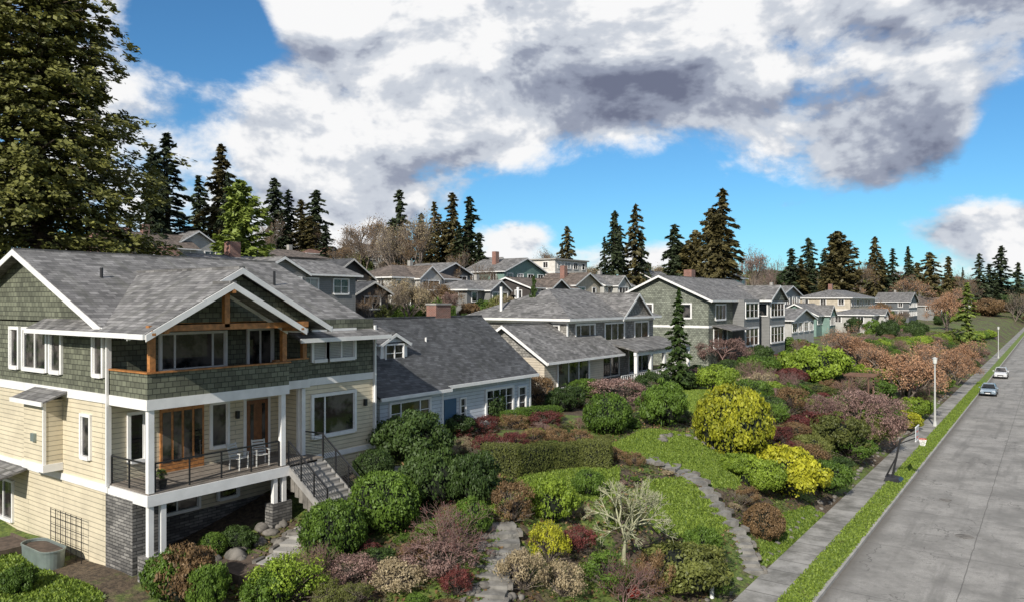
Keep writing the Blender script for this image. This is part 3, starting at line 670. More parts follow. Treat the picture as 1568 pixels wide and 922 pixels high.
for y in (18.62,20.33): 
    h.beam('stair_stringer',m_step,(x,y,zd-.22),(xe,y,ze-.1),.05,.26); h.rail((x,y,zd-.05),(xe,y,ze),bars=8,post=.9)
h.rail((XB+.1,20.2,zd),(XF-.1,20.35,zd),bars=8)
h.beam('downspout',m_white,(XB+.1,24.22,5.3),(XB+.1,24.22,10.9),.09,.09); h.beam('downspout',m_white,(XM+.12,12.9,5.6),(XM+.12,12.9,11.0),.08,.08)
h.cyl('roof_vents',m_black,(-30.4,14.6),.06,12.4,13.3); h.cyl('roof_vents',m_black,(-30,22.4),.06,12.4,13.4)
h.finish()
def chair(x,y,z,rot):
    c=B('deck_chair'); m=paint('resin_chair',(.55,.55,.53),.5,.1)
    for i in (-.24,.24):
        c.beam('legs',m,(.22,i,0),(.24,i,.62),.04,.04); c.beam('legs',m,(-.22,i,0),(-.2,i,.45),.04,.04); c.beam('arms',m,(-.22,i,.62),(.27,i,.62),.05,.03); c.beam('back_posts',m,(-.2,i,.42),(-.36,i,.95),.04,.04)
    for k in range(5): c.beam('seat',m,(-.18+.09*k,-.24,.42),(-.18+.09*k,.24,.42),.07,.02)
    for k in range(5): c.beam('backrest',m,(-.22-.03*k,-.24,.5+.1*k),(-.22-.03*k,.24,.5+.1*k),.02,.07)
    e=c.finish(origin=(0,0,0)); e.location=(x,y,z); e.rotation_euler=(0,0,rot)
chair(-24.9,17.0,zd,.3); chair(-24.8,17.9,zd,-.3)
pp=B('plant_pot'); pp.cyl('pot',m_black,(-24.45,13.7),.16,zd,zd+.3,12,.2); pp.finish(); bush('potted_plant',-24.45,13.7,.4,.4,.4,'green','loose',z=zd+.3)
tr=B('metal_planter_trough'); V=[];Fc=[];n=24
zt0=float(hgt(-29,12.0))
for z,s_ in ((zt0-.05,.94),(zt0+.25,.97),(zt0+.6,1.0)):
    for i in range(n):
        a=6.2832*i/n; V.append((-29.2+s_*(.45*math.cos(a)+.65*(1 if math.cos(a)>0 else -1)),12.0+s_*.42*math.sin(a),z))
for l in range(2):
    for i in range(n): Fc.append((l*n+i,l*n+(i+1)%n,(l+1)*n+(i+1)%n,(l+1)*n+i))
tr.poly('tank',m_galv,V,Fc); tr.poly('soil',m_bark,[V[2*n+i][:2]+(zt0+.52,) for i in range(n)],[tuple(range(n))])
for i in range(n): tr.beam('rim',m_galv,V[2*n+i],V[2*n+(i+1)%n],.05,.05)
tr.finish()
tl=B('garden_trellis')
for k in range(7): tl.beam('bars',m_black,(-30.4+.4*k,12.75,2.4),(-30.4+.4*k,12.75,4.3),.02,.02)
for k in range(6): tl.beam('bars',m_black,(-30.4,12.75,2.9+.27*k),(-28.0,12.75,2.9+.27*k),.016,.016)
tl.finish()
m_tim=paint('weathered_timber',(.12,.09,.065),.9,.3,5)
for bx_,by_ in ((-22.6,15.6),(-31.5,11.2)):
    rb=B('raised_garden_bed'); z0=float(hgt(bx_,by_))
    rb.box('boards',m_tim,bx_-1,bx_+1,by_-.9,by_-.84,z0-.6,z0+.25); rb.box('boards',m_tim,bx_+1,bx_+1.06,by_-.9,by_+1,z0-.6,z0+.25); rb.box('boards',m_tim,bx_-1,bx_+1,by_+1,by_+1.06,z0-.4,z0+.25); rb.box('soil',m_bark,bx_-1,bx_+.99,by_-.83,by_+.99,z0-.3,z0+.16); rb.finish()
# ------------------------------------------------------------------ house 2
h=B('pale_blue_cottage'); x2=-27.0; y0,y1=25.3,39.6
h.box('walls',m_bluewh,-35.5,x2,y0,y1,3,7.7)
h.gable(-35.5,x2,y0,y1,7.6,10.9,'y',m_roofdk,m_bluewh,o=.3,oe=.4)
h.box('bay_wall',m_bluewh,x2-.1,x2+.8,25.6,30.2,3,7.35)
c=[(x2-.6,25.3,7.95),(x2-.6,30.5,7.95),(x2+1.15,30.5,7.28),(x2+1.15,25.3,7.28)]
h.b8('roof',m_roofdk,[*c,*[(x,y,z+.12) for x,y,z in c]]); h.box('gutter',m_white,x2+1.153,x2+1.23,25.3,30.5,7.22,7.38)
h.win('x',x2+.8,26.3,29.1,5.5,6.95,3,2,fr=.12,splits=[.25,.75]); h.box('door',m_blued,x2,x2+.06,31.2,32.2,4.4,6.6); h.win('x',x2,32.6,33.0,4.9,6.5,1,3,fr=.08)
h.box('corner_boards',m_white,x2+.7,x2+.83,30.12,30.23,3,7.2); h.box('corner_boards',m_white,x2-.1,x2+.03,39.5,39.64,3,7.3)
h.win('x',x2,35.0,37.6,4.9,6.7,4,3,fr=.14); h.win('x',x2,38.3,39.0,5.2,6.6,1,2)
dy0,dy1=28.0,30.0; h.box('dormer',m_white,-30.6,-28.6,dy0,dy1,8.0,9.8); h.gable(dy0,dy1,-31,-28.6,9.75,10.25,'x',m_roofdk,m_white,o=.15,oe=.15,t=.08)
h.win('x',-28.6,28.35,29.65,8.8,9.65,2,1,fr=.08)
h.box('chimney',m_brick,-31.9,-31.1,35.2,36.6,9.5,11.75); h.box('chimney_cap',m_conc,-31.95,-31.05,35.15,36.65,11.75,11.85)
for y in (27,32.5): h.cyl('roof_vents',m_white,(-29.5,y),.06,9.2,9.9)
h.finish()
# ------------------------------------------------------------------ house 3
h=B('gray_shingle_house')
h.box('walls',m_gray,-41.5,-31.4,51.3,67.2,3.5,10.55); h.hip(-41.5,-31.4,51.3,67.2,10.6,2.5,m_roof,o=.6)
h.gable(60.2,65.8,-36,-31.1,10.6,12.6,'x',m_roof,m_gray,o=.3,oe=.4)
h.win('x',-31.4,52.6,55.6,8.6,10.0,3,0,fr=.14,splits=[.25,.75]); h.win('x',-31.4,57.5,61,8.6,10.0,3,0,fr=.14); h.win('x',-31.4,63.2,66,8.6,10,2,0,fr=.14)
h.win('y',51.3,-33.8,-32.2,8.7,10,2,0,fr=.12)
h.box('band',m_white,-41.5,-31.35,51.25,67.25,10.2,10.4)
h.box('corner_boards',m_white,-31.45,-31.36,51.25,51.4,4,10.2)
h.box('wing_walls',m_beige2,-36.5,-29.6,45.2,54,3.5,7.9); h.gable(-36.5,-29.6,45.2,56,7.9,10.1,'y',m_roof,m_beige2,o=.5,oe=.6)
h.win('x',-29.6,47,51.5,5.6,7.4,3,0,fr=.14); h.win('y',45.2,-34.2,-32,5.6,7.2,2,0)
h.b8('porch_roof',m_roof,[(-31.3,56.6,8.5),(-31.3,68,8.5),(-27.8,68,7.75),(-27.8,56.6,7.75),(-31.3,56.6,8.65),(-31.3,68,8.65),(-27.8,68,7.88),(-27.8,56.6,7.88)])
h.box('porch_beam',m_white,-28.2,-27.95,56.6,68,7.45,7.74)
for y in np.linspace(56.8,67.8,5): h.box('porch_columns',m_white,-28.2,-27.95,y-.13,y+.13,4.5,7.45)
h.box('porch_floor',m_deck,-31.3,-27.9,54,68,4.0,5.1); h.rail((-28,54,5.1),(-28,68,5.1),hh=.9,bars=2,mat=m_white,post=.35)
h.win('x',-31.4,57,60,5.5,7.5,2,0); h.win('x',-31.4,62,66,5.5,7.5,3,0)
for y in (52,54.5): h.cyl('roof_vents',m_white,(-38.5,y),.12,11,13.2)
h.finish()
# ------------------------------------------------------------------ house 4
h=B('gray_gabled_house'); cx,cy=P(1085,80); fx=cx
ze4=H-(452-461)*80/1150-.4; zr4=H+(461-424)*84/1150
h.box('walls',m_graygr,fx-11,fx,cy,cy+23,3.5,ze4); h.gable(fx-11,fx,cy,cy+23,ze4,zr4,'y',m_roof,m_graygr,o=.6,oe=.6)
h.box('band',m_white,fx-11.03,fx+.03,cy-.03,cy+23,ze4-3.1,ze4-2.85)
h.win('y',cy,fx-9,fx-6.5,ze4-2,ze4-.6,3,0,fr=.15); h.win('y',cy,fx-3.6,fx-2,ze4-2,ze4-.6,1,0,fr=.15)
h.win('x',fx,cy+2,cy+5,ze4-2.2,ze4-.7,3,0,fr=.15)
h.box('bay',m_mgray,fx-.1,fx+1.3,cy+7.5,cy+13,3.5,ze4-.1); h.win('x',fx+1.3,cy+8,cy+12.5,ze4-2.1,ze4-.5,3,1,fr=.16); h.win('x',fx+1.3,cy+8,cy+12.5,ze4-5.3,ze4-3.4,3,1,fr=.16)
h.box('bay',m_mgray,fx-.1,fx+1.6,cy+16,cy+22.5,3.5,ze4-.1); h.gable(cy+15.7,cy+22.8,fx-6,fx+1.7,ze4-.1,ze4+1.6,'x',m_roof,m_graygr,o=.3,oe=.3)
h.win('x',fx+1.6,cy+16.5,cy+22,ze4-2.1,ze4-.5,4,1,fr=.16); h.win('x',fx+1.6,cy+16.5,cy+22,ze4-5.3,ze4-3.4,4,1,fr=.16); h.win('y',cy+16,fx+.3,fx+1.3,ze4-2,ze4-.6,1,0)
h.win('x',fx,cy+1.5,cy+5.5,ze4-5.3,ze4-3.4,3,0,fr=.15)
h.b8('porch_roof',m_roof,[(fx,cy+1,ze4-2.9),(fx,cy+7,ze4-2.9),(fx+2.2,cy+7,ze4-3.4),(fx+2.2,cy+1,ze4-3.4),(fx,cy+1,ze4-2.8),(fx,cy+7,ze4-2.8),(fx+2.2,cy+7,ze4-3.3),(fx+2.2,cy+1,ze4-3.3)])
h.box('chimney',m_brick,fx-7,fx-6,cy+10,cy+11.2,ze4,zr4+1.1); h.finish()
# ------------------------------------------------------------------ neighbourhood houses
def nh(name,u,D,ve,vr,wx,wy,axis,wall,roof,trim=None,floors=2,bal=False,chim=False,flatr=False,fl=2.75,cross=False):
    x,y=P(u,D); ze=H-(ve-461)*D/FPX; zr=H-(vr-461)*D/FPX; h=B(name); zb=min(float(hgt(x,y)),float(hgt(x-wx,y)),ze-5.4)-1
    trim=trim or m_white
    h.box('walls',wall,x-wx,x,y,y+wy,zb,ze)
    if flatr: h.box('roof_slab',m_conc,x-wx-.4,x+.4,y-.4,y+wy+.4,ze,ze+.3)
    elif axis=='h': h.hip(x-wx,x,y,y+wy,ze,zr-ze,roof,o=.6,fm=trim)
    elif axis=='y': h.gable(x-wx,x,y,y+wy,ze,zr,'y',roof,wall,o=.5,oe=.5,fm=trim)
    else: h.gable(y,y+wy,x-wx,x,ze,zr,'x',roof,wall,o=.5,oe=.5,fm=trim)
    if (cross or random.random()<.45) and axis in 'hy' and not flatr:
        a=y+wy*random.uniform(.15,.45); w_=min(5,wy*.4); h.box('wing',wall,x-.1,x+1.4,a,a+w_,zb,ze-.05); h.gable(a,a+w_,x-wx*.5,x+1.4,ze-.05,ze+(zr-ze)*.85,'x',roof,wall,o=.3,oe=.35,fm=trim)
        h.win('x',x+1.4,a+.6,a+w_-.6,ze-2,ze-.5,3,0,fr=.13,fm=trim)
        if floors>1: h.win('x',x+1.4,a+.6,a+w_-.6,ze-2-fl,ze-.5-fl,3,0,fr=.13,fm=trim)
    for f in range(floors):
        zt=ze-.5-f*fl
        n=max(1,int(wy/3.2))
        for k in range(n):
            a=y+wy*(k+.5)/n; ww=random.choice([.6,.9,1.2]); h.win('x',x,a-ww,a+ww,zt-1.3,zt,2 if ww>.7 else 1,random.choice([0,1]),fr=.13,fm=trim,gm=random.choice([m_glass,m_glass,m_glass,m_blind]))
        n=max(1,int(wx/3.5))
        for k in range(n):
            a=x-wx*(k+.5)/n; h.win('y',y,a-.6,a+.6,zt-1.2,zt,2,0,fr=.12,fm=trim)
        if f<floors-1: h.box('band',trim,x-wx-.02,x+.03,y-.03,y+wy+.02,ze-fl-.12,ze-fl+.06)
    if bal:
        zz=ze-fl+.1; h.box('balcony',trim,x+.03,x+1.8,y+wy*.15,y+wy*.75,zz-.25,zz); h.rail((x+1.75,y+wy*.15,zz),(x+1.75,y+wy*.75,zz),bars=3,mat=trim,post=1.0)
        for k in (0.15,.45,.75): h.box('balcony_posts',trim,x+1.65,x+1.8,y+wy*k-.08,y+wy*k+.08,zb,zz-.25)
    if chim:
        h.box('chimney',m_brick,x-wx*.55,x-wx*.55+.9,y+wy*.25,y+wy*.25+1.1,ze,zr+1.4)
    elif not flatr and random.random()<.5: h.box('chimney',m_conc,x-wx*.6,x-wx*.6+.6,y+wy*.6,y+wy*.6+.7,ze,zr+.9)
    if floors>1 and not flatr and random.random()<.6:
        yy=y+wy*.55; h.b8('porch_roof',roof,[(x+.01,yy,ze-fl),(x+.01,yy+3,ze-fl),(x+1.6,yy+3,ze-fl-.5),(x+1.6,yy,ze-fl-.5),(x+.01,yy,ze-fl+.12),(x+.01,yy+3,ze-fl+.12),(x+1.6,yy+3,ze-fl-.38),(x+1.6,yy,ze-fl-.38)])
    h.finish()
nh('gray_roofed_house',335,62,414,388,9,15,'y',m_mgray,m_roof,floors=1,chim=True)
nh('brown_roofed_house',118,92,386,366,8,14,'y',m_lgray,m_roofred,floors=1,chim=True)
nh('white_house',215,112,376,354,8,9,'y',m_lgray,m_roofbr,chim=True)
nh('gray_house',262,118,378,352,8,9,'x',m_lgray,m_roof)
nh('small_gabled_house',158,135,366,345,6,6,'y',m_wstucco,m_roofred,floors=1)
nh('brown_house',410,115,392,378,8,12,'h',m_dkbrown,m_roofbr,m_dkbrown,floors=1)
nh('dark_brown_house',505,92,424,396,9,7,'x',m_dkbrown,m_roofdk,m_wstucco)
nh('dark_brown_garage',545,84,448,432,7,5,'x',m_dkbrown,m_roofdk,m_wstucco,floors=1)
nh('white_balcony_house',600,112,424,403,9,15,'h',m_lgray,m_roofbr,bal=True)
nh('gray_duplex',668,125,418,402,8,9,'x',m_slate,m_roof)
nh('gray_bungalow',715,112,443,427,9,14,'h',m_mgray,m_roof,floors=1)
nh('teal_house',772,140,415,394,10,14,'x',m_teal,m_roof,chim=True)
nh('brown_bungalow',812,118,440,425,9,14,'y',m_dkbrown,m_roofbr,floors=1,cross=True)
nh('modern_white_house',850,165,398,395,10,14,'h',m_wstucco,m_conc,flatr=True)
nh('tan_house',880,130,436,418,8,9,'x',m_stucco,m_roofbr,chim=True)
nh('gray_cottage',925,140,436,420,9,12,'y',m_lgray,m_roof,cross=True)
nh('slate_house',1000,180,428,414,9,14,'y',m_slate,m_roof)
nh('white_villa',1100,165,424,411,9,18,'h',m_lgray,m_roof)
nh('white_cottage',1212,112,490,474,7,13,'x',m_lgray,m_roof,floors=1)
nh('gray_gable_house',1196,150,452,438,8,14,'x',m_mgray,m_roof)
nh('teal_cottage',1250,145,482,466,8,14,'y',m_teal,m_roof,floors=1,cross=True)
nh('blue_house',1248,185,466,453,9,16,'h',m_blue,m_roof)
nh('cream_villa',1302,175,456,443,12,30,'h',m_stucco,m_roof,chim=True)
nh('cream_garage',1335,160,482,473,9,14,'h',m_lgray,m_roof,floors=1)
nh('brown_villa',1430,270,468,454,12,30,'h',m_mgray,m_roofbr,floors=1,cross=True)
nh('gray_villa',1392,240,462,448,10,18,'x',m_slate,m_roof)
nh('far_house',1478,340,466,455,12,30,'x',m_stucco,m_roofred,floors=1)
nh('far_house',1515,400,466,456,12,30,'h',m_mgray,m_roof,floors=1)
nh('upper_house',560,165,384,372,10,12,'y',m_mgray,m_roofbr)
nh('upper_house',470,150,388,376,10,10,'h',m_lgray,m_roofred)
nh('upper_house',740,190,404,392,10,14,'y',m_slate,m_roof)
# ------------------------------------------------------------------ trees
bigm=conifer_mesh('giant_redwood',340,520,.235,.0055,.22,.42,zb=.02,rise=.12,clump=9,asp=1.8,irr=.28)
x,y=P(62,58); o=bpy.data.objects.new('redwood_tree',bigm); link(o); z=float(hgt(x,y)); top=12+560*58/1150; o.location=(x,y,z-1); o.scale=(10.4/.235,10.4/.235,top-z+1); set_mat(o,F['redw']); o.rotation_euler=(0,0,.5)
def ft(u,v,D,wpx,kind='fir',meshes=FIR,name='fir_tree'):
    x,y=P(u,D); tree_c(name,x,y,H+(461-v)*D/FPX,wpx*D/FPX*1.2,kind,meshes)
for u,v,D,w in [(258,203,125,110),(232,225,120,70),(332,220,135,92),(350,262,130,50),(305,268,140,70),(420,272,160,60),(443,290,165,50),(462,305,158,50),(482,290,165,62),(500,342,150,46),(432,322,155,60),(472,330,156,56),
  (614,290,170,58),(600,336,160,60),(645,326,175,40),(668,308,170,52),(680,338,165,48),(695,294,165,60),(718,300,168,72),(732,356,160,50),(658,350,160,44),(705,345,160,60),
  (868,346,190,38),(862,374,188,30),(938,322,180,50),(950,345,190,44),(972,312,182,56),(984,352,182,40),(926,362,182,36),(1035,343,170,62),(1100,289,165,88),(1115,350,170,60),
  (1212,380,262,46),(1240,364,270,46),(1262,380,265,44),(1226,396,262,50),(1340,362,300,42),(1366,380,310,48),(1352,396,305,50),(1392,377,300,40),(1422,386,320,54),(1453,392,330,36),(1405,402,312,40),
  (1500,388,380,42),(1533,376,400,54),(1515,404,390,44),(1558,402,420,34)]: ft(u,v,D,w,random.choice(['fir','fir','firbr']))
ft(368,275,92,112,'firlt',CYP,'cedar_tree'); ft(1062,352,168,60,'firbr',CYP,'cypress_tree'); ft(1042,372,172,60,'firbr',CYP,'cypress_tree'); ft(1286,354,250,78,'firbr',CYP,'cypress_tree'); ft(1090,318,166,66,'firbr',CYP,'cypress_tree')
ft(1038,440,64,58,'dark',FIR,'spruce_tree'); ft(814,422,66,20,'dark',CYP,'spruce_tree')
ft(1482,432,150,62,'firlt',FIR,'weeping_cedar')
for u,v,D,w,k,c in [(558,328,150,90,'gray','brown'),(545,345,148,60,'gray2','brown'),(612,335,140,80,'gray2','tan'),(640,325,150,90,'gray','tan'),(590,345,145,70,'gray2','brown'),(630,350,140,70,'gray','brown'),(412,330,130,60,'gray2','brown'),(1150,376,190,64,'gray','pink'),(700,380,130,50,'gray2','brown'),(738,400,130,50,'gray2','brown'),(840,378,180,44,'gray','brown'),(1450,440,200,60,'salmon','salmon'),
  (1310,400,280,60,'gray','brown'),(1470,415,330,50,'gray2','brown'),(1180,395,230,50,'gray2','pink'),(1400,420,280,60,'gray','salmon'),(390,370,120,50,'gray2','brown'),(520,372,140,50,'gray','brown')]:
    x,y=P(u,D); z=float(hgt(x,y)); btree('bare_tree',x,y,w*D/FPX,H+(461-v)*D/FPX-z,k,c)
e=bpy.data.objects.new('hillside_foliage',None); link(e)
for i in range(580):
    u=random.uniform(100,1560); D=random.uniform(72,260) if u<1100 else random.uniform(110,420)
    x,y=P(u,D)
    if x>-42: continue
    s=random.uniform(1.2,3.8)*(1 if D<160 else 1.6); k=random.choice(['green','dark','olive','olive','brown','dark','green','dark'])
    if random.random()<.2: btree('bare_bush',x,y,s*1.8,s*1.6,random.choice(['gray','gray2','salmon']),random.choice(['brown','pink','tan']),parent=e)
    else: bush('shrub',x,y,s*1.3,s*1.3,s,k,random.choice(['lumpy','lumpy','loose']),parent=e)
# street-side trees between the far houses
for i in range(46):
    u=random.uniform(1195,1530); D=random.uniform(118,330); x,y=P(u,D)
    if not(-46<x<-22): continue
    s=random.uniform(2.4,5.0)
    if random.random()<.3: btree('bare_tree',x,y,s*1.6,s*1.4,random.choice(['gray','gray2','salmon']),random.choice(['brown','pink','salmon']))
    else: bush('garden_tree',x,y,s*1.1,s*1.1,s,random.choice(['green','dark','olive','ygreen','dark']),'lumpy')
e2=bpy.data.objects.new('distant_tree_line',None); link(e2)
for i in range(190):
    u=random.uniform(250,1640); D=random.uniform(300,750); x,y=P(u,D)
    if x>-60 and D<500: continue
    r_=random.random(); s=random.uniform(5,10)
    if r_<.07: tree_c('conifer',x,y,float(hgt(x,y))+random.uniform(9,16),random.uniform(6,9),random.choice(['fir','firbr']),parent=e2)
    elif r_<.35: btree('bare',x,y,s*1.5,s*1.2,random.choice(['gray','gray2','salmon']),random.choice(['brown','pink','tan','salmon']),parent=e2)
    else: bush('shrub',x,y,s*1.5,s*1.5,s*.9,random.choice(['dark','olive','brown','dark']),'lumpy',parent=e2)
e3=bpy.data.objects.new('wooded_hill',None); link(e3)
for i in range(300):
    x=random.uniform(-200,110); y=random.uniform(428,640); s=random.uniform(6,12)
    r_=random.random()
    if r_<.12: tree_c('conifer',x,y,float(hgt(x,y))+random.uniform(11,19),random.uniform(6,9),'fir',parent=e3)
    elif r_<.3: btree('bare',x,y,s*1.4,s*1.2,random.choice(['gray','gray2']),random.choice(['brown','tan']),parent=e3)
    else: bush('shrub',x,y,s*1.5,s*1.5,s*.9,random.choice(['dark','dark','olive','brown']),'lumpy',parent=e3)
# ------------------------------------------------------------------ garden shrubs
L=[(510,868,112,92,'green','round'),(587,832,112,92,'green','round'),(722,830,66,60,'green','round'),(745,655,62,68,'dark','round'),
(625,716,125,85,'dark','lumpy'),(665,790,120,100,'dark','lumpy'),(720,785,100,90,'dark','lumpy'),(572,744,66,50,'dark','round'),(285,940,122,100,'brown','lumpy'),(262,938,90,92,'green','lumpy'),(320,945,70,80,'green','lumpy'),(445,945,135,80,'ygreen','loose'),(420,945,90,60,'green','lumpy'),(325,860,46,38,'green','round'),(365,850,60,40,'dark','lumpy'),
(930,668,90,66,'green','round'),(1015,656,80,76,'green','lumpy'),(1100,602,70,52,'ygreen','lumpy'),(1150,624,64,44,'green','round'),(1245,592,100,64,'ygreen','lumpy'),
(1122,705,126,114,'yellow','round'),(1205,775,120,88,'yellow','lumpy'),(1160,765,80,56,'ygreen','lumpy'),(1130,735,60,36,'ygreen','lumpy'),(900,768,54,50,'green','lumpy'),
(845,812,80,72,'ygreen','lumpy'),(785,815,74,66,'brown','loose'),(840,880,66,70,'yellow','loose'),(885,862,66,46,'red','loose'),(1170,832,70,54,'brown','round'),(1145,782,50,30,'brown','loose'),
(1075,872,64,64,'green','lumpy'),(1050,930,150,84,'olive','lumpy'),(1100,925,60,50,'green','loose'),(930,925,90,62,'green','loose'),(1000,925,80,66,'brown','loose'),(800,925,90,70,'tan','loose'),(860,935,80,60,'tan','loose'),
(670,905,120,60,'pink','loose'),(610,925,110,50,'tan','loose'),(700,925,60,46,'red','loose'),(540,915,90,50,'pink','loose'),(505,942,60,46,'olive','loose'),(640,875,70,36,'brown','loose'),
(970,925,26,22,'scarlet','loose'),(1275,700,110,62,'olive','lumpy'),(1300,715,90,50,'green','loose'),(1265,762,80,62,'green','lumpy'),(1320,690,80,50,'olive','lumpy'),(1250,672,90,40,'red','loose'),
(1210,640,70,50,'brown','loose'),(1190,690,60,36,'red','loose'),(945,622,100,40,'pink','loose'),(825,628,70,50,'brown','loose'),(865,632,60,44,'dark','lumpy'),(1100,552,100,38,'pink','loose'),(1160,580,80,38,'green','lumpy'),
(1400,640,60,30,'ygreen','lumpy'),(1385,660,50,30,'yellow','lumpy'),(1340,650,70,30,'green','lumpy'),(1430,600,50,26,'green','lumpy'),(1160,560,60,36,'dark','lumpy'),(1205,545,70,28,'green','lumpy'),
(1000,600,60,34,'dark','lumpy'),(900,610,70,30,'green','round'),(780,640,40,26,'dark','round'),(700,672,60,40,'dark','lumpy'),(30,915,60,50,'green','lumpy'),(1240,735,70,50,'brown','loose'),(1210,720,60,38,'red','loose'),(1330,620,70,38,'green','lumpy'),
(1290,640,70,36,'green','lumpy'),(1360,600,70,36,'ygreen','lumpy'),(1420,570,70,30,'green','lumpy'),(1460,555,60,26,'dark','lumpy')]
BP=[]
NM={'green':'clipped_shrub','dark':'rhododendron_bush','yellow':'golden_shrub','ygreen':'azalea_bush','brown':'rust_shrub','red':'burgundy_shrub','pink':'heather_shrub','tan':'ornamental_grass','olive':'juniper_bush','scarlet':'red_flower_bush'}
for u,v,w,hp,k,st in L:
    x,y,D=survey(u,min(v,960)); w_=w*D/FPX; d=w_*random.uniform(.85,1.1)
    fx_,fy_=x/math.hypot(x,y),y/math.hypot(x,y); x+=fx_*d*.35; y+=fy_*d*.35
    bush(NM[k],x,y,w_,d,hp*D/FPX*.95,k,st,sink=.05); BP.append((x,y,w_*.5))
def hedge(name,pix,th,hh,kind,style='box'):
    pts=[Vector(survey(u,v)[:2]) for u,v in pix]; e=bpy.data.objects.new(name,None); link(e)
    for a,b_ in zip(pts,pts[1:]):
        Ls=(b_-a).length; n=max(1,round(Ls/2.0)); ang=math.atan2(b_.y-a.y,b_.x-a.x)
        for i in range(n):
            q=a.lerp(b_,(i+.5)/n); kk=random.choice(kind) if isinstance(kind,list) else kind
            bush('section',q.x,q.y,(Ls/n)*1.12+.15,th*random.uniform(.92,1.08),hh*random.uniform(.92,1.07),kk,style,rot=ang+random.uniform(-.04,.04)+random.choice([0,math.pi]),sink=.15,parent=e); BP.append((q.x,q.y,.9))
hedge('curved_box_hedge',[(745,722),(790,726),(840,716),(890,712),(930,716)],1.1,1.15,'olive')
hedge('box_hedge',[(770,655),(800,650),(850,645)],1.0,.9,'green')
hedge('barberry_hedge',[(715,695),(770,688),(830,678),(905,680)],1.6,.9,['red','brown','red'],'loose'); hedge('barberry_hedge',[(690,670),(760,660),(860,655)],1.6,1.0,['red','red','brown'],'loose')
hedge('barberry_hedge',[(920,700),(960,712),(985,715)],1.1,.7,['red','brown'],'loose')
hedge('tall_hedge',[(1325,540),(1400,533),(1470,524),(1520,516)],3.0,2.0,['olive','ygreen','green'],'lumpy'); hedge('tall_hedge',[(560,492),(600,492),(690,492)],2,2,'green')
def bt(name,u,v,w,hp,which,kind):
    x,y,D=survey(u,v); btree(name,x,y,w*D/FPX,hp*D/FPX,which,kind); BP.append((x,y,w*D/FPX*.33))
bt('pale_barked_tree',955,862,172,142,'lime','ygreen'); bt('bare_maple',682,884,150,118,'pink','red'); bt('bare_shrub_tree',488,905,90,80,'pink','brown'); bt('bare_maple',955,930,120,80,'pink','red')
bt('weeping_cherry_tree',1305,662,155,70,'weep','pink'); bt('weeping_cherry_tree',1250,650,80,50,'weep','pink'); bt('weeping_cherry_tree',1110,565,110,50,'weep','pink')
for u,v,w,hp in [(1390,622,120,92),(1430,600,90,80),(1310,570,90,60),(1350,590,80,60),(1475,570,60,50),(1465,590,60,52)]: bt('coral_bark_maple',u,v,w,hp,'salmon','salmon')
bt('bare_tree',1295,560,70,66,'gray2','salmon'); bt('bare_tree',1180,600,60,40,'pink','pink'); bt('bare_tree',1060,560,50,40,'gray2','brown'); bt('bare_tree',1235,560,60,36,'gray2','pink')
e=bpy.data.objects.new('garden_ground_cover',None); link(e)
PA=np.array(PATHPTS); cnt=0
for i in range(5200):
    y=16+random.random()**1.3*175; x=random.uniform(-24 if y<45 else -27.5,-11.2)
    if y<24 and x<-21: continue
    s=random.uniform(.35,1.1)*random.uniform(.8,1.1) if y<48 else random.uniform(.8,2.3)
    q=np.array([[x,x+s*.6,x-s*.6,x,x],[y,y,y,y+s*.6,y-s*.6]])
    if any(inpoly(q[0],q[1],p_).any() for p_ in LAWN): continue
    if np.min(np.hypot(PA[:,0]-x,PA[:,1]-y))<.85+s*.7: continue
    if any((x-a)**2+(y-b_)**2<(r*.8+s*.3)**2 for a,b_,r in BP): continue
    if cnt>720: break
    cnt+=1; BP.append((x,y,s*.45))
    k=random.choice(['green','dark','olive','brown','olive','pink','ygreen','green','dark','dark','green','tan' if y<40 else 'green','red'])
    if random.random()<(.22 if y<48 else .14): btree('bare_shrub',x,y,s*1.7,s*1.2,random.choice(['pink','gray2','salmon','pink']),random.choice(['brown','pink','tan','olive']),parent=e)
    else: bush('shrub',x,y,s*random.uniform(1.2,1.9),s*1.35,s*random.uniform(.35,.85),k,random.choice(['lumpy','loose','loose','lumpy','round']),parent=e)
e=bpy.data.objects.new('verge_planting',None); link(e)
for i in range(140):
    x=random.uniform(3,16); y=random.uniform(90,420); s=random.uniform(1,4); bush('shrub',x,y,s*1.4,s*1.4,s,random.choice(['green','dark','olive','brown']),'lumpy',parent=e)
n=34000; px=rng.uniform(-24,-11,n); py=14+rng.random(n)**1.3*60
k=np.ones(n,bool)
for p_ in LAWN: k&=~inpoly(px,py,p_)
px,py=px[k],py[k]; V,Q=leafq(np.stack([px,py,hgt(px,py)+.05],1),np.array([0,0,1.])+.6*rng.normal(size=(len(px),3)),.10,1.6)
me=mesh_q('leaf_litter',V,Q,[F['brown'],F['olive'],F['green']],rng.integers(0,3,len(Q)),np.repeat(rng.random(len(px)),4)); link(bpy.data.objects.new('leaf_litter',me))
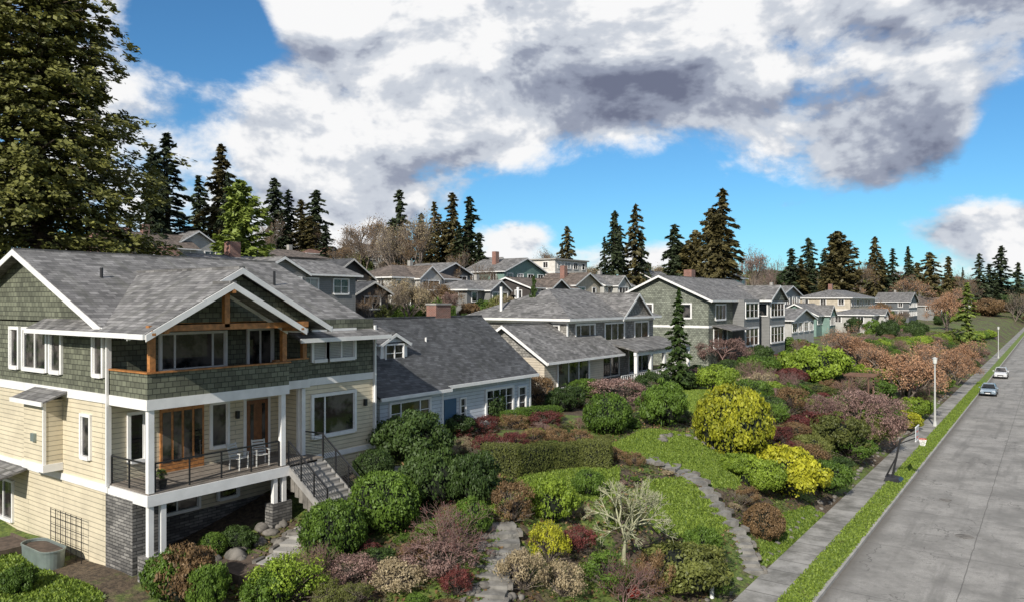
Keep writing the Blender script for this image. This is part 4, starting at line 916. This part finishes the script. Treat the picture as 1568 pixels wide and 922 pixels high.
# ------------------------------------------------------------------ street furniture
m_pole=paint('lamp_pole_gray',(.5,.5,.48),.5,.1); m_lg=paint('lamp_glass',(.7,.7,.66),.2,.05)
def lamp(u,v,hh):
    D=FPX*(H-.14)/(v-461); x=-9.0; y=(D+sn*x)/cs
    l=B('street_lamp'); m=m_pole
    l.cyl('base',m,(x,y),.2,.14,.6,12,.13); l.cyl('pole',m,(x,y),.1,.6,hh-.4,12,.06); l.cyl('collar',m,(x,y),.09,hh-.4,hh-.3,12,.16); l.cyl('globe',m_lg,(x,y),.16,hh-.3,hh+.15,12,.22); l.cyl('cap',m,(x,y),.26,hh+.15,hh+.3,12,.06); l.finish()
lamp(1444,652,6.4); lamp(1530,548,6.4); lamp(1560,505,6.4)
def hoop():
    x,y=-8.5,0; D=FPX*H/(738-461); y=(D+sn*x)/cs
    l=B('basketball_hoop'); l.b8('base',m_black,[(x-.5,y-.75,.16),(x+.55,y-.75,.16),(x+.55,y+.75,.16),(x-.5,y+.75,.16),(x-.4,y-.5,.42),(x+.35,y-.45,.36),(x+.35,y+.45,.36),(x-.4,y+.5,.42)])
    l.beam('pole',m_black,(x-.1,y,.3),(x+.4,y,2.9),.12,.12); l.beam('brace',m_black,(x-.45,y-.3,.35),(x+.2,y,1.8),.06,.06); l.beam('brace',m_black,(x-.45,y+.3,.35),(x+.2,y,1.8),.06,.06)
    l.beam('arm',m_black,(x+.35,y,2.6),(x+1.35,y,3.1),.07,.07); l.beam('arm',m_black,(x+.38,y,2.85),(x+1.35,y,3.45),.07,.07)
    bw=paint('backboard_acrylic',(.55,.58,.6),.2,.05); l.box('backboard',bw,x+1.36,x+1.40,y-.7,y+.7,2.95,3.85)
    rd=paint('rim_orange',(.6,.08,.03),.4,.05)
    for z0_,z1_ in ((2.93,2.98),(3.82,3.87)): l.box('backboard_frame',m_white,x+1.35,x+1.42,y-.73,y+.73,z0_,z1_)
    l.box('backboard_target',rd,x+1.401,x+1.42,y-.3,y+.3,3.15,3.2); l.box('backboard_target',rd,x+1.401,x+1.42,y-.3,y+.3,3.5,3.55)
    for i in range(16):
        a,b_=6.2832*i/16,6.2832*(i+1)/16; c=(x+1.7,y,3.05)
        l.beam('rim',rd,(c[0]+.23*math.cos(a),y+.23*math.sin(a),3.05),(c[0]+.23*math.cos(b_),y+.23*math.sin(b_),3.05),.03,.03)
        l.beam('net',m_white,(c[0]+.23*math.cos(a),y+.23*math.sin(a),3.03),(c[0]+.13*math.cos(b_),y+.13*math.sin(b_),2.62),.015,.015); l.beam('net',m_white,(c[0]+.23*math.cos(b_),y+.23*math.sin(b_),3.03),(c[0]+.13*math.cos(a),y+.13*math.sin(a),2.62),.015,.015)
    l.finish()
hoop()
m_tire=paint('tire_rubber',(.02,.02,.02),.9,.1); m_rim=paint('alloy_rim',(.4,.4,.42),.3,.1,metal=.8)
m_hl=paint('headlight',(.7,.72,.75),.1,.05); m_tl=paint('tail_light',(.35,.01,.01),.2,.05)
def car(name,x,y,col,face=-1,suv=False):
    mc=paint(name+'_paint',col,.25,.03,metal=.3); mc.node_tree.nodes['Principled BSDF'].inputs['Coat Weight'].default_value=.6
    c=B(name); k=1.12 if suv else 1
    def loft(p,m,secs):
        V=[];Fc=[];n=8
        for s in secs:
            Y,hw,zb,zt,tw=s; V+=[(q,Y,z) for q,z in [(-hw*.92,zb),(-hw,zb+.12),(-hw,zb+(zt-zb)*.6),(-tw,zt),(tw,zt),(hw,zb+(zt-zb)*.6),(hw,zb+.12),(hw*.92,zb)]]
        for i in range(len(secs)-1):
            for j in range(n): Fc.append((i*n+j,i*n+(j+1)%n,(i+1)*n+(j+1)%n,(i+1)*n+j))
        Fc+=[tuple(range(n)),tuple(range((len(secs)-1)*n,len(secs)*n))[::-1]]; c.poly(p,m,V,Fc)
    loft('body',mc,[(-2.25,.72,.35,.62*k,.62),(-2.1,.86,.28,.78*k,.76),(-1.2,.9,.25,.92*k,.8),(-.9,.9,.25,.95*k,.82),(1.3,.9,.25,.98*k,.82),(1.95,.88,.27,.95*k,.78),(2.2,.78,.35,.85*k,.68)])
    loft('cabin_glass',m_glass,[(-1.05,.78,.9*k,.95*k,.76),(-.35,.78,.9*k,1.40*k,.6),(.2,.78,.9*k,1.46*k,.6),(1.1,.78,.9*k,1.42*k,.58),(1.75,.74,.9*k,.97*k,.7)])
    c.b8('roof_panel',mc,[(-.58,-.3,1.40*k),(.58,-.3,1.40*k),(.57,1.15,1.41*k),(-.57,1.15,1.41*k),(-.54,-.3,1.46*k),(.54,-.3,1.46*k),(.53,1.15,1.455*k),(-.53,1.15,1.455*k)])
    for sx in (-1,1):
        for a,b_ in (((sx*.79,-1.02,.93*k),(sx*.6,-.33,1.42*k)),((sx*.79,.4,.93*k),(sx*.61,.4,1.45*k)),((sx*.76,1.72,.95*k),(sx*.59,1.13,1.42*k))): c.beam('pillars',mc,a,b_,.07,.07)
        c.box('mirrors',mc,sx*.98-.08,sx*.98+.08,-.85,-.72,.92*k,1.06*k)
        c.box('headlights',m_hl,sx*.62-.16,sx*.62+.16,-2.2,-2.08,.58*k,.72*k); c.box('tail_lights',m_tl,sx*.68-.12,sx*.68+.12,2.1,2.2,.65*k,.85*k)
        for yy in (-1.4,1.4):
            for p,m,r,w in (('tires',m_tire,.33,.12),('rims',m_rim,.2,.13)):
                n=16; V=[(sx*.82+dx,yy+r*math.cos(6.2832*i/n),.33+r*math.sin(6.2832*i/n)) for dx in(-w,w) for i in range(n)]
                c.poly(p,m,V,[(i,(i+1)%n,n+(i+1)%n,n+i) for i in range(n)]+[tuple(range(n)),tuple(range(n,2*n))[::-1]])
    c.box('grille',m_black,-.4,.4,-2.27,-2.2,.42,.6)
    c.box('number_plate',m_white,-.25,.25,-2.285,-2.271,.36,.46); c.box('bumper_trim',m_black,-.7,.7,-2.262,-2.2,.3,.36)
    e=c.finish(origin=(0,0,0)); e.location=(x,y,.035); e.rotation_euler=(0,0,0 if face<0 else math.pi)
def cary(v,x): D=FPX*H/(v-461); return (D+sn*x)/cs
car('parked_car',-6.5,cary(607,-6.5)+2,(.30,.38,.45)); car('parked_suv',-6.4,cary(580,-6.4)+2,(.75,.75,.75),suv=True); car('parked_sedan',-2.6,cary(541,-2.6),(.7,.7,.7)); car('parked_van',.2,cary(531,0)+10,(.6,.6,.6),suv=True)
x,y,D=survey(1090,918); l=B('path_light_post'); z=float(hgt(x,y)); l.cyl('post',m_white,(x,y),.09,z,z+.7,10); l.cyl('cap',m_white,(x,y),.14,z+.7,z+.78,10,.05); l.finish()
m_arb=paint('arbor_timber',(.16,.09,.06),.8,.3,4)
x,y,D=survey(1300,618); a=B('garden_arbor'); z=float(hgt(x,y))
for dx in (0,1.6):
    for dy in (0,2.2): a.beam('posts',m_arb,(x+dx,y+dy,z-.3),(x+dx,y+dy,z+2.4),.12,.12)
for k in range(7): a.beam('rafters',m_arb,(x-.4,y-.2+k*.42,z+2.55),(x+2.0,y-.2+k*.42,z+2.55),.05,.13)
for dx in (0,1.6): a.beam('beams',m_arb,(x+dx,y-.4,z+2.4),(x+dx,y+2.7,z+2.4),.07,.14)
a.finish()
# ------------------------------------------------------------------ light + sky
sd=Vector((.22,-.975,0)).normalized(); el=math.radians(33); to=Vector((sd.x*math.cos(el),sd.y*math.cos(el),math.sin(el)))
sl_=bpy.data.lights.new('sun','SUN'); sl_.energy=5.0; sl_.angle=math.radians(.5); sl_.color=(1,.945,.85)
so=bpy.data.objects.new('sun',sl_); link(so); so.rotation_euler=to.to_track_quat('Z','Y').to_euler(); so.location=(0,0,60)
w=bpy.data.worlds.new("World"); S.world=w; w.use_nodes=True; nt=w.node_tree
w.cycles.sampling_method='MANUAL'; w.cycles.sample_map_resolution=256
bg=nt.nodes['Background']; sky=N(nt,'ShaderNodeTexSky',sky_type='NISHITA'); sky.sun_disc=False; sky.sun_elevation=el; sky.sun_rotation=math.atan2(to.x,to.y); sky.ozone_density=3; sky.dust_density=.3; sky.air_density=1.0
tint=mixc(nt,1.0,sky.outputs[0],(.54,.98,1.22),'MULTIPLY'); nt.links.new(tint,bg.inputs[0]); bg.inputs[1].default_value=.1
tc=N(nt,'ShaderNodeTexCoord'); g=tc.outputs['Generated']
def dot(v):
    n=N(nt,'ShaderNodeVectorMath',operation='DOT_PRODUCT'); nt.links.new(g,n.inputs[0]); n.inputs[1].default_value=v; return n.outputs['Value']
rx=dot((cs,sn,0)); fy=dot((-sn,cs,0)); zz=dot((0,0,1))
az=M(nt,'MULTIPLY',M(nt,'ARCTAN2',rx,fy),57.2958); elv=M(nt,'MULTIPLY',M(nt,'ARCSINE',zz),57.2958)
def blobs(lst):
    tot=None
    for a,e_,sx,sy,amp in lst:
        dx=M(nt,'MULTIPLY_ADD',az,1/sx,-a/sx); dy=M(nt,'MULTIPLY_ADD',elv,1/sy,-e_/sy)
        q=M(nt,'MULTIPLY_ADD',dx,dx,M(nt,'MULTIPLY',dy,dy))
        v=M(nt,'MULTIPLY',M(nt,'EXPONENT',M(nt,'MULTIPLY',q,-1.0)),amp); tot=v if tot is None else M(nt,'ADD',tot,v)
    return tot
dens=blobs([(8,22,22,6.5,1.15),(26,11.5,8,3.8,1.0),(30,19,9,4,.7),(7,14,12,3.8,.9),(-15,12,11,5,1.15),(-13,6,9,3.2,1.0),(-31,13,6,6,.8),(-14,21,5,3,.7),(-21.5,19.0,3.6,2.2,-1.7),
  (1.2,5.0,3.2,1.5,.95),(9,3.2,6,1.3,.85),(33,4.4,6,1.8,1.1),(25,2.0,6,.8,.5),(19,6.8,4,.6,.5),(15,6.3,14,1.5,-.4),(34,10,3,2.6,-1.0)])
back=ss(nt,fy,.25,-.3,0,.75); high=ss(nt,elv,28,45,0,.5)  # back: unseen cloud behind the camera, added for neutral fill light
dens=M(nt,'ADD',dens,M(nt,'MAXIMUM',back,high))
def warped(off=(0,0,0),k=1.6):
    m=N(nt,'ShaderNodeMapping'); nt.links.new(g,m.inputs[0]); m.inputs['Location'].default_value=off; m.inputs['Scale'].default_value=(1,1,k); return m.outputs[0]
v0=warped(); v1=warped((0.012,-.008,.045))
nA=noise(nt,v0,4.8,9,.6,.15); nB=noise(nt,v1,4.8,5,.6,.15)
d=M(nt,'ADD',dens,M(nt,'MULTIPLY',M(nt,'SUBTRACT',nA,.5),3.0))
alpha=ss(nt,d,.22,.74)
dark=blobs([(25,9.8,9,3.2,.70),(13,15.0,13,3.2,.42),(0,4.0,3,.8,.35),(-7,8,8,2.2,.2),(18,6.8,6,1,.6),(30,16,8,4,.30),(-2,20,8,3,.2)])
lit=M(nt,'ADD',M(nt,'SUBTRACT',.96,dark),M(nt,'MULTIPLY',M(nt,'SUBTRACT',nA,nB),3.4))
lit=M(nt,'ADD',lit,M(nt,'MULTIPLY',ss(nt,d,.5,1.6),-.12))
lit=M(nt,'ADD',lit,M(nt,'MULTIPLY',M(nt,'SUBTRACT',noise(nt,v0,2.8,2,.55),.5),1.3)); lit=M(nt,'SUBTRACT',lit,M(nt,'MULTIPLY',back,.8),clamp=True)
rp=N(nt,'ShaderNodeValToRGB'); nt.links.new(lit,rp.inputs[0]); rp.color_ramp.interpolation='EASE'
E=rp.color_ramp.elements; E[0].position=0; E[0].color=(.16,.18,.26,1); E[1].position=1; E[1].color=(.95,.95,.955,1)
q=E.new(.35); q.color=(.31,.345,.44,1); q=E.new(.68); q.color=(.60,.64,.71,1)
bg2=N(nt,'ShaderNodeBackground'); nt.links.new(rp.outputs[0],bg2.inputs[0]); bg2.inputs[1].default_value=1.0
mx=N(nt,'ShaderNodeMixShader'); nt.links.new(alpha,mx.inputs[0]); nt.links.new(bg.outputs[0],mx.inputs[1]); nt.links.new(bg2.outputs[0],mx.inputs[2])
nt.links.new(mx.outputs[0],nt.nodes['World Output'].inputs[0])
print('objects',len(bpy.data.objects))
